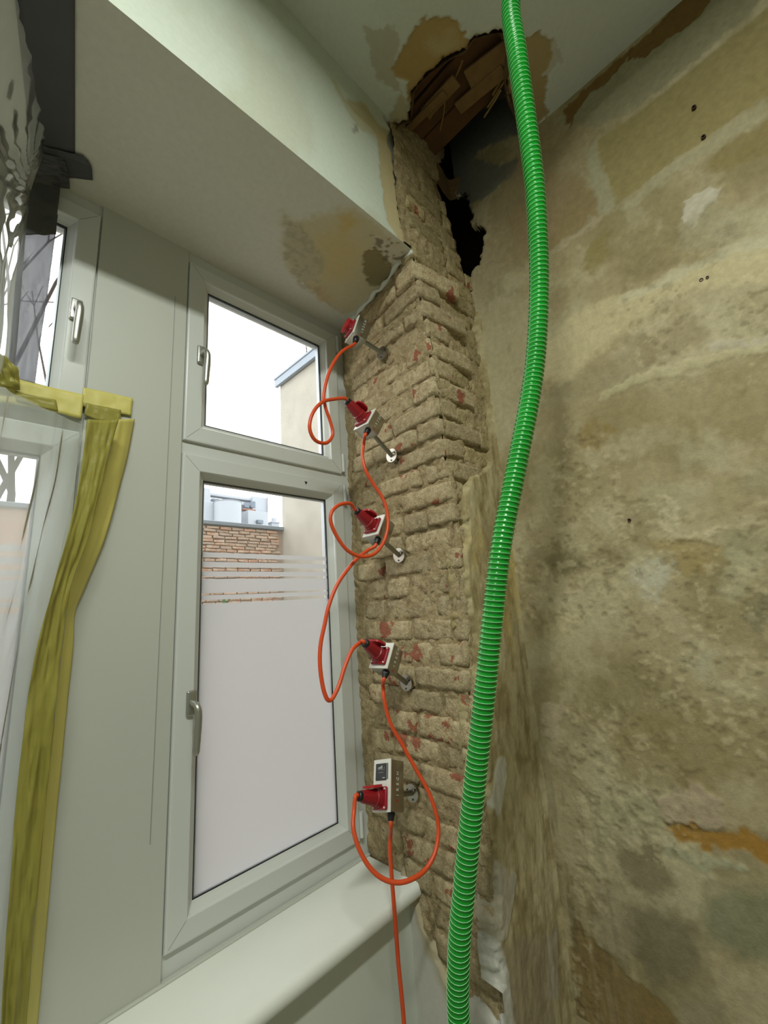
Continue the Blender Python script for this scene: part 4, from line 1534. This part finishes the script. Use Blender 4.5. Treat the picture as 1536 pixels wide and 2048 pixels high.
# ================================================================ GREEN SUCTION HOSE
def build_hose():
    HR = .0245
    trace = [((1022, 0), 1.13), ((1033, 100), 1.115), ((1047, 200), 1.11), ((1061, 300), 1.11), ((1072, 400), 1.11), ((1078, 550), 1.10), ((1074, 680), 1.085), ((1061, 790), 1.06), ((1030, 950), 1.02),
             ((1000, 1110), .99), ((968, 1400), .97), ((946, 1600), .96), ((928, 1780), .95), ((918, 1900), .945), ((918, 2048), .94)]
    P = [at_depth(p, d) for p, d in trace]
    t = P[0]
    top = [t + np.array([-.25, -1.7, -.05]), t + np.array([-.16, -1.1, .14]), t + np.array([-.09, -.58, .195]), t + np.array([-.035, -.22, .19]), t + np.array([-.012, -.07, .11])]
    b = P[-1]
    bot = [b + np.array([.01, .0, -.2]), b + np.array([.015, -.02, -.38]), b + np.array([.01, -.16, -.515]), np.array([b[0], b[1] - .42, .034]), np.array([b[0] - .2, b[1] - 1.2, .028]), np.array([b[0] - .7, b[1] - 2.0, .028])]
    C = catmull(top + P + bot, 900)
    pitch = .0122
    _, L = resample(C, 10)
    turns = int(L / pitch)
    n = turns * 6 + 1
    C, L = resample(C, n)
    # smooth
    for _ in range(30):
        C[1:-1] = .25 * C[:-2] + .5 * C[1:-1] + .25 * C[2:]
    root = empty('suction_hose', tuple(C[-1]))
    tag(root, 'bright green ribbed suction hose hanging in front of the brick pier', 'hose')
    T, N, B = frames(C)
    seg = 28
    s = np.linspace(0, L, n)
    a = np.linspace(0, 2 * np.pi, seg, endpoint=False)
    ph = 2 * np.pi * s / pitch
    rr = HR + .0011 * np.cos(ph[:, None] - a[None, :]) - .0008
    V = C[:, None, :] + rr[..., None] * (np.cos(a)[None, :, None] * N[:, None, :] + np.sin(a)[None, :, None] * B[:, None, :])
    i, j = np.meshgrid(np.arange(n - 1), np.arange(seg), indexing='ij')
    j2 = (j + 1) % seg
    F = np.stack([i * seg + j, i * seg + j2, (i + 1) * seg + j2, (i + 1) * seg + j], -1).reshape(-1, 4)
    me = mesh_from('hose_wall', V.reshape(-1, 3), F.tolist())
    link_mesh('hose_wall', me, M_HOSE, root, True)
    # pale reinforcing helix
    k = 18
    m = turns * k
    sh = np.linspace(0, L, m)
    ang = 2 * np.pi * sh / pitch
    Ci = np.stack([np.interp(sh, s, C[:, q]) for q in range(3)], 1)
    Ni = np.stack([np.interp(sh, s, N[:, q]) for q in range(3)], 1)
    Bi = np.stack([np.interp(sh, s, B[:, q]) for q in range(3)], 1)
    H = Ci + (HR + .0004) * (np.cos(ang)[:, None] * Ni + np.sin(ang)[:, None] * Bi)
    link_mesh('hose_helix', tube_mesh('hose_helix', H, .0008, 5), M_HELIX, root, True)


build_hose()


# ================================================================ TAPE AND DUST SHEETS
def ribbon(name, left, right, mat, label=None, cat=None, group=None, parent=None, n=40, m=8, wave=.003, seed=0, push=(0, -1, 0), jag=0.0, bulge=0.0):
    Lc, _ = resample(catmull(left, n * 3), n)
    Rc, _ = resample(catmull(right, n * 3), n)
    t = np.linspace(0, 1, m)
    G = Lc[:, None, :] * (1 - t)[None, :, None] + Rc[:, None, :] * t[None, :, None]
    u = np.linspace(0, 1, n)[:, None] * np.ones((1, m))
    v = np.ones((n, 1)) * t[None, :]
    w = wave * 2 * (fbm(u * 9 + seed, v * 4 + seed * 3.1, seed=200 + seed, octv=3) - .3) + bulge * np.sin(np.pi * v) * (.6 + .8 * fbm(u * 5, v, seed=210 + seed))
    G = G + w[..., None] * np.array(push)[None, None, :]
    if jag:
        G[0] += (vnoise(t * 12, t * 0 + seed, seed=5) - .5)[:, None] * jag * np.array([0, 0, 1]) + 0
    o = link_mesh(name, grid_mesh(name, G), mat, parent, True)
    sol = o.modifiers.new('thickness', 'SOLIDIFY')
    sol.thickness = .0006
    if label:
        tag(o, label, cat, group)
    return o


def wp(pts, off=0.0):
    return [on_plane(p, 1, D - off) for p in pts]


def sp(pts, off=0.0):
    return [on_plane(p, 2, Z_SOF - off) for p in pts]


# grey cloth tape on the soffit, running out towards the room
ribbon('grey_tape', sp([(20, -60), (30, 0), (45, 140), (62, 300)], .003), sp([(150, -60), (150, 0), (150, 150), (150, 310)], .003), M_GTAPE,
       'long grey cloth tape strip stuck along the soffit', 'tape', None, wave=.0015, push=(0, 0, -1), seed=1)
ribbon('grey_tape', sp([(58, 285), (66, 330), (75, 352)], .006), sp([(165, 310), (182, 330), (186, 360)], .006), M_GTAPE,
       'grey cloth tape end lying crosswise, sticking out past the soffit strip', 'tape', None, wave=.004, push=(0, 0, -1), seed=2, n=16, m=20)
ribbon('grey_tape', [on_plane((60, 300), 2, Z_SOF - .02), on_plane((55, 335), 1, D - .03), on_plane((58, 370), 1, D - .02)],
       [on_plane((128, 318), 2, Z_SOF - .008), on_plane((136, 345), 2, Z_SOF - .012), on_plane((140, 378), 1, D - .006)], M_GTAPE,
       'crumpled grey tape bunched in the corner between soffit and window', 'tape', None, wave=.012, push=(0, -.7, -.7), seed=3, n=30, m=24)
ribbon('grey_tape', wp([(52, 360), (50, 400), (48, 430), (46, 470)], .022), wp([(121, 368), (118, 400), (114, 430), (112, 470)], .015), M_GTAPE,
       'grey tape square covering the top of the sash beside the dust sheet', 'tape', None, wave=.004, seed=4, n=20, m=14)
gs = ribbon('grey_film_strip', wp([(50, 425), (42, 500), (34, 600), (26, 700), (18, 790)], .014), wp([(116, 430), (104, 520), (92, 610), (80, 690), (66, 800)], .006), M_GSHEER,
            'sheer grey film strip hanging over the glazing of the sheeted window', 'film', None, wave=.006, seed=5, n=50, m=16)

# yellow masking tape
ribbon('yellow_tape', wp([(-60, 735), (0, 748), (60, 765), (168, 790)], .022), wp([(-60, 790), (0, 805), (80, 818), (162, 838)], .022), M_YTAPE,
       'yellow masking tape along the transom of the sheeted window', 'tape', None, wave=.003, seed=6)
ribbon('yellow_tape', wp([(166, 775), (200, 782), (266, 797)], .004), wp([(162, 812), (200, 820), (262, 832)], .004), M_YTAPE,
       'short yellow tape across the top of the white mullion panel', 'tape', None, wave=.002, seed=7, n=20)
ribbon('yellow_tape', wp([(-30, 690), (10, 715), (36, 738)], .055), wp([(-30, 750), (5, 775), (40, 780)], .034), M_YTAPED,
       'crumpled yellow tape scrap above the transom', 'tape', None, wave=.012, seed=8, n=20, m=12)
ribbon('yellow_tape', wp([(30, 782), (70, 792), (112, 800)], .027), wp([(32, 800), (70, 812), (116, 822)], .027), M_YTAPED,
       'doubled yellow tape piece stuck over the transom tape', 'tape', None, wave=.002, seed=9, n=14)
ribbon('yellow_tape', wp([(172, 806), (200, 812), (242, 820)], .008), wp([(168, 830), (200, 842), (240, 850)], .008), M_YTAPED,
       'doubled yellow tape piece below the short tape on the panel', 'tape', None, wave=.003, seed=10, n=14)
# long tape that holds the sheet's edge on the panel
bl = [(228, 842), (205, 920), (185, 1000), (160, 1090), (130, 1180), (118, 1260), (98, 1400), (82, 1550), (66, 1720), (52, 1900), (40, 2060), (36, 2090)]
br = [(270, 838), (254, 920), (232, 1000), (207, 1085), (172, 1170), (150, 1225), (146, 1300), (128, 1480), (108, 1680), (93, 1850), (76, 2040), (71, 2085)]
ribbon('yellow_tape', wp(bl, .034), wp(br, .006), M_YTAPE, 'long bright yellow tape running down the mullion panel', 'tape', None, n=140, m=12, wave=.006, seed=11, bulge=.006)
sl = [(172, 842), (164, 920), (150, 1000), (128, 1090), (100, 1190), (70, 1300), (52, 1420), (36, 1560), (22, 1720), (10, 1900), (0, 2060), (-4, 2100)]
sr = [(236, 842), (214, 920), (194, 1000), (170, 1090), (140, 1180), (130, 1260), (112, 1400), (96, 1550), (80, 1720), (64, 1900), (52, 2060), (48, 2090)]
ribbon('yellow_tape', wp(sl, .086), wp(sr, .072), M_YTAPED, 'sheer olive-yellow tape folded behind the long bright one', 'tape', None, n=140, m=18, wave=.016, seed=12)


def dust_sheet(edge, out, name, label, seed, amp, n=120, m=60, fan=None):
    """film from an edge line at the window to lines further into the room"""
    rows = [resample(catmull(e, n * 2), n)[0] for e in [edge] + out]
    rows = np.array(rows)
    t = np.linspace(0, len(rows) - 1, m)
    G = np.zeros((n, m, 3))
    for k in range(m):
        i = min(int(t[k]), len(rows) - 2)
        f = t[k] - i
        G[:, k] = rows[i] * (1 - f) + rows[i + 1] * f
    u = np.linspace(0, 1, n)[:, None] * np.ones((1, m))
    v = np.ones((n, 1)) * np.linspace(0, 1, m)[None, :]
    w = amp * (fbm(u * 3 + v * 2, v * 26, seed=seed, octv=3) - .5) * np.minimum(1, v * 9)
    if fan:
        du, dv = u - fan[0], (v + .02)
        ang = np.arctan2(du, dv)
        w = w + amp * .5 * np.sin(ang * 26) * np.exp(-np.hypot(du, dv) * 4) * np.minimum(1, v * 12)
    G = G + w[..., None] * np.array([.75, -.65, .1])
    o = link_mesh(name, grid_mesh(name, G), M_SHEET, None, True)
    tag(o, label, 'sheet')
    return o


# upper sheet: from the tape on sash and soffit out to the left
up_edge = [on_plane((90, 300), 2, Z_SOF - .004), on_plane((62, 380), 1, D - .044), on_plane((55, 430), 1, D - .044), on_plane((44, 560), 1, D - .03), on_plane((34, 690), 1, D - .02), on_plane((24, 770), 1, D - .014)]


def shift(e, d, top=None):
    r = [np.array(p) + np.array(d) for p in e]
    if top is not None:
        r[0] = np.array(top)
    return r


dust_sheet(up_edge, [shift(up_edge, (-.05, -.10, 0), (-1.445, .33, Z_SOF - .004)), shift(up_edge, (-.13, -.28, 0), (-1.50, .13, Z_SOF - .004)), shift(up_edge, (-.25, -.55, 0), (-1.62, -.02, Z_SOF - .004)), shift(up_edge, (-.5, -1.0, 0), (-1.9, -.45, Z_SOF))],
           'dust_sheet', 'clear plastic dust sheet gathered under the grey tape above the transom', 301, .02, fan=(.2, 0))
def drop(e):
    e[-1][2] = .01
    return e


lo_edge = wp([(165, 850), (150, 960), (130, 1060), (105, 1180), (75, 1300), (50, 1440), (34, 1600), (20, 1800), (5, 2050), (0, 2090)], .03)
lo_edge[-1][2] = Z_SILL + .004
dust_sheet(lo_edge, [shift(lo_edge, (-.07, -.05, 0)), shift(lo_edge, (-.19, -.14, 0)), shift(lo_edge, (-.26, -.26, 0)), drop(shift(lo_edge, (-.34, -.4, 0))), drop(shift(lo_edge, (-.6, -.95, 0)))],
           'dust_sheet', 'clear plastic dust sheet hanging in folds below the transom to the floor', 302, .028)

# ================================================================ CEILING LAMP (behind the photographer)
lr = empty('ceiling_lamp', (LAMP_POS[0], LAMP_POS[1], Z_CEIL))
tag(lr, 'long white ceiling lamp above the photographer', 'lamp')
mb = MB()
mb.box((LAMP_POS[0] - .68, LAMP_POS[1] - .08, Z_CEIL - .06), (LAMP_POS[0] + .68, LAMP_POS[1] + .08, Z_CEIL + .002), .008, 2)
mb.build('lamp_housing', M_WHITE, lr, auto=40)
lo = bpy.data.objects.new('ceiling_lamp_offscreen', lamp_data)
COL.objects.link(lo)
lo.location = LAMP_POS

# ================================================================ OUTSIDE
FW_X, FW_Y = 3.467, 7.2
GZ = -.9
mb = MB()
mb.box((-25, .75, GZ - .2), (40, 60, GZ))
tag(mb.build('courtyard_ground', M_GROUND), 'grey courtyard ground', kind='structure')
# facade of this house around the windows, outside
mb = MB()
mb.box((-.285, .60, GZ), (3.4, .74, 9))
mb.box((-12, .60, GZ), (-2.2, .74, 9))
mb.box((-2.2, .60, Z_SOF + .03), (-.285, .74, 9))
mb.box((-2.2, .60, GZ), (-.285, .74, Z_SILL - .02))
tag(mb.build('wall_outer', M_STUCCO), 'outer face of the house wall', kind='structure')
# firewall
mb = MB()
mb.box((FW_X, .74, GZ), (FW_X + .5, FW_Y, 7.0))
fw = mb.build('fire_wall', M_STUCCO)
tag(fw, 'tall stuccoed fire wall bounding the courtyard', 'wall')
mb = MB()
mb.box((FW_X - .12, .74, 7.0), (FW_X + .62, FW_Y + .1, 7.06), .01, 1)
mb.box((FW_X - .10, .74, 6.82), (FW_X - .02, FW_Y + .08, 7.0), .005, 1)
mb.build('coping', M_ZINC, fw)
for (y, h, lean) in ((6.2, .75, -.06), (6.28, .45, .08)):
    C = catmull([(FW_X + .1, y, 7.04), (FW_X + .1 + lean * .3, y, 7.04 + h * .5), (FW_X + .1 + lean, y + .03, 7.04 + h)], 8)
    link_mesh('weed_stalk', tube_mesh('weed_stalk', C, [.012] * (len(C) - 1) + [.004], 5), M_BARK, fw)
# courtyard brick wall
cw = empty('courtyard_wall', (1.5, FW_Y + .2, GZ))
tag(cw, 'old brick courtyard wall meeting the fire wall', 'wall')
WX0, WX1 = -12.0, FW_X + .02
mb = MB()
mb.box((WX0, FW_Y + .02, GZ), (WX1, FW_Y + .35, 3.32))
mb.build('mortar', M_OMORT, cw)
mb = MB()
mb.box((WX0, FW_Y - .06, 3.32), (WX1, FW_Y + .42, 3.40), .01, 1)
mb.build('coping', M_ZINC, cw)
# further along, and low down, the bricks are too far to tell apart: left to the material
mbr, ntb, bsb, _ob = new_mat('far_brickwork')
tcb = ntb.nodes.new('ShaderNodeTexCoord')
mpb = ntb.nodes.new('ShaderNodeMapping')
mpb.inputs['Rotation'].default_value = (math.pi / 2, 0, 0)
btx = ntb.nodes.new('ShaderNodeTexBrick')
btx.inputs['Color1'].default_value = lin4((206, 178, 156))
btx.inputs['Color2'].default_value = lin4((204, 160, 134))
btx.inputs['Mortar'].default_value = lin4((176, 160, 144))
btx.inputs['Scale'].default_value = 1.0
btx.inputs['Brick Width'].default_value = .25
btx.inputs['Row Height'].default_value = .0635
btx.inputs['Mortar Size'].default_value = .006
ntb.links.new(tcb.outputs['Object'], mpb.inputs['Vector'])
ntb.links.new(mpb.outputs['Vector'], btx.inputs['Vector'])
ntb.links.new(btx.outputs['Color'], bsb.inputs['Base Color'])
bsb.inputs['Roughness'].default_value = .95
mb = MB()
mb.box((WX0, FW_Y - .015, GZ), (1.36, FW_Y + .03, 3.32))
mb.box((1.36, FW_Y - .015, GZ), (WX1, FW_Y + .03, 1.44))
mb.build('brick_face', mbr, cw)
rb = random.Random(5)
bmeshes = []
for v in range(10):
    b = MB()
    L, h = rb.uniform(.19, .29), rb.uniform(.042, .053)
    vs = b.box((-L / 2, -.05, -h / 2), (L / 2, .05, h / 2), .008, 1)
    for q in vs:
        q.co += Vector((rb.uniform(-.008, .008), rb.uniform(-.006, .006), rb.uniform(-.007, .007)))
    me = bpy.data.meshes.new('brick')
    bmesh.ops.recalc_face_normals(b.bm, faces=b.bm.faces[:])
    b.bm.to_mesh(me)
    b.bm.free()
    me.materials.append(M_OBRICK)
    bmeshes.append((me, L))
nb = 0
zc = 3.27
while zc > 1.5 and nb < 300:
    x = WX1 - .03 - rb.uniform(0, .2)
    while x > 1.45 and nb < 300:
        me, L = rb.choice(bmeshes)
        o = bpy.data.objects.new('brick', me)
        COL.objects.link(o)
        o.parent = cw
        o.matrix_parent_inverse = parent_world(cw).inverted()
        o.location = (x - L / 2, FW_Y + .03 + rb.uniform(-.012, .006), zc + rb.uniform(-.006, .006))
        o.rotation_euler = (0, rb.uniform(-.03, .03), 0)
        x -= L + rb.uniform(.008, .03)
        nb += 1
    zc -= .0635
# ivy tuft at its foot
iv = MB()
for k in range(60):
    c = Vector((2.05 + rb.gauss(0, .16), FW_Y - .11 + rb.uniform(-.05, .03), 1.62 + rb.gauss(0, .10)))
    m = Matrix.Translation(c) @ Matrix.Rotation(rb.uniform(0, 6), 4, 'Z') @ Matrix.Rotation(rb.uniform(-1, 1), 4, 'X')
    iv.box((-.03, -.002, -.035), (.03, .002, .035), .0, 1, m)
tag(iv.build('wall_plant', M_LEAF), 'small green tuft growing on the courtyard brick wall', 'plant', kind='stuff')

# pale apartment house far behind
by = 24.0
bld = empty('apartment_house', (10.5, by, GZ))
tag(bld, 'pale flat-roofed house with a terrace beyond the courtyard wall', 'building')


def bp(px, y):
    return on_plane(px, 1, y)


def bbox(name, p0, p1, y, dep, mat, parent):
    a, b = bp(p0, y), bp(p1, y)
    mb = MB()
    mb.box((min(a[0], b[0]), y, min(a[2], b[2])), (max(a[0], b[0]), y + dep, max(a[2], b[2])), .02, 1)
    return mb.build(name, mat, parent)


w1 = MB()
a, b = bp((402, 985), by + 4), bp((536, 1010), by + 4)
w1.box((a[0] - 4, by + 4, GZ), (b[0], by + 9, a[2] - .5), .02, 1)
wl = w1.build('wall', M_FACADE, bld)
bbox('tower_wall', (505, 992), (536, 1048), by + 3.2, 2.0, M_FACADE, bld)
bbox('parapet_band', (402, 988), (512, 998), by + 3.4, .6, M_FACADE, bld)
bbox('wall_end', (405, 975), (420, 1045), by + 2.8, 1.0, M_FACADE, bld)
for (p0, p1) in [((424, 996), (446, 1004)), ((448, 998), (470, 1005)), ((490, 1004), (499, 1016)), ((502, 1002), (511, 1016))]:
    f = bbox('window', p0, p1, by + 3.15, .3, M_FGLASS, bld)
bbox('roof_slope', (487, 1016), (512, 1022), by + 2.9, .4, M_ROOFT, bld)
bbox('window', (516, 1039), (527, 1047), by + .9, .3, M_FGLASS, bld)
bbox('annex_wall', (496, 1020), (536, 1060), by + 1.2, 2.0, M_FACADE, bld)
bbox('annex_wall', (402, 1000), (436, 1060), by + .8, 2.4, M_FACADE, bld)
c0, c1 = bp((436, 1050), by), bp((487, 1050), by)
zt = bp((460, 1003), by)[2]
mb = MB()
rr = (c1[0] - c0[0]) / 2
mb.cyl(((c0[0] + c1[0]) / 2, by + rr * .6, GZ), ((c0[0] + c1[0]) / 2, by + rr * .6, zt), rr, seg=40)
mb.build('round_bay', M_FACADE, bld, auto=40)
mb = MB()
mb.cyl(((c0[0] + c1[0]) / 2, by + rr * .6, zt), ((c0[0] + c1[0]) / 2, by + rr * .6, zt + .06), rr * 1.02, seg=40)
mb.build('bay_rim', M_FRAIL, bld, auto=40)
mb = MB()
for px in (536.5,):
    a, b = bp((515, 992), by + 3.1), bp((535, 1026), by + 3.1)
    mb.box((b[0] - .05, by + 3.05, b[2]), (b[0], by + 3.1, a[2]))
    mb.box((a[0], by + 3.05, b[2]), (b[0], by + 3.1, b[2] + .05))
mb.build('downpipe', M_FRAIL, bld)
a = bp((551, 1048), by + 6)
mb = MB()
mb.box((a[0] - .35, by + 6, GZ), (a[0] + .35, by + 6.6, a[2] + .1))
mb.box((a[0] - .42, by + 5.9, a[2] + .1), (a[0] + .42, by + 6.7, a[2] + .2))
mb.box((a[0] - .15, by + 6.1, a[2] + .2), (a[0] + .15, by + 6.4, a[2] + .55))
tag(mb.build('chimney', M_FACADE), 'pale chimney stack beyond the courtyard wall, near the fire wall', 'chimney')
a, b = bp((536, 1052), by + 8), bp((566, 1058), by + 8)
mb = MB()
mb.box((a[0] - 2, by + 8, GZ), (b[0] + 4, by + 12, a[2]), .02, 1)
tag(mb.build('low_house', M_FACADE), 'low pale roof line behind the chimney stack', 'building')

# bare tree behind the sheeted window
tr = random.Random(9)
tree = empty('bare_tree', tuple(on_plane((60, 1300), 1, 9.0) * np.array([1, 1, 0]) + np.array([0, 0, GZ])))
tag(tree, 'bare leafless tree outside the sheeted window', 'tree')
TB = MB()
tx, ty = tree.location.x - .6, 9.0


def grow(p, d, ln, r, lev):
    q = p + d * ln
    TB.cyl(p, q, r, r * .72, seg=7 if lev < 2 else 5, caps=False)
    if lev >= 6:
        return
    for _ in range(2 if lev < 5 else 3):
        nd = (d + Vector((tr.uniform(-.65, .65), tr.uniform(-.5, .5), tr.uniform(-.15, .5)))).normalized()
        grow(q, nd, ln * tr.uniform(.66, .9), r * .66, lev + 1)


grow(Vector((tx, ty, GZ)), Vector((.04, 0, 1)), 2.6, .12, 0)
TB.build('branches', M_BARK, tree)
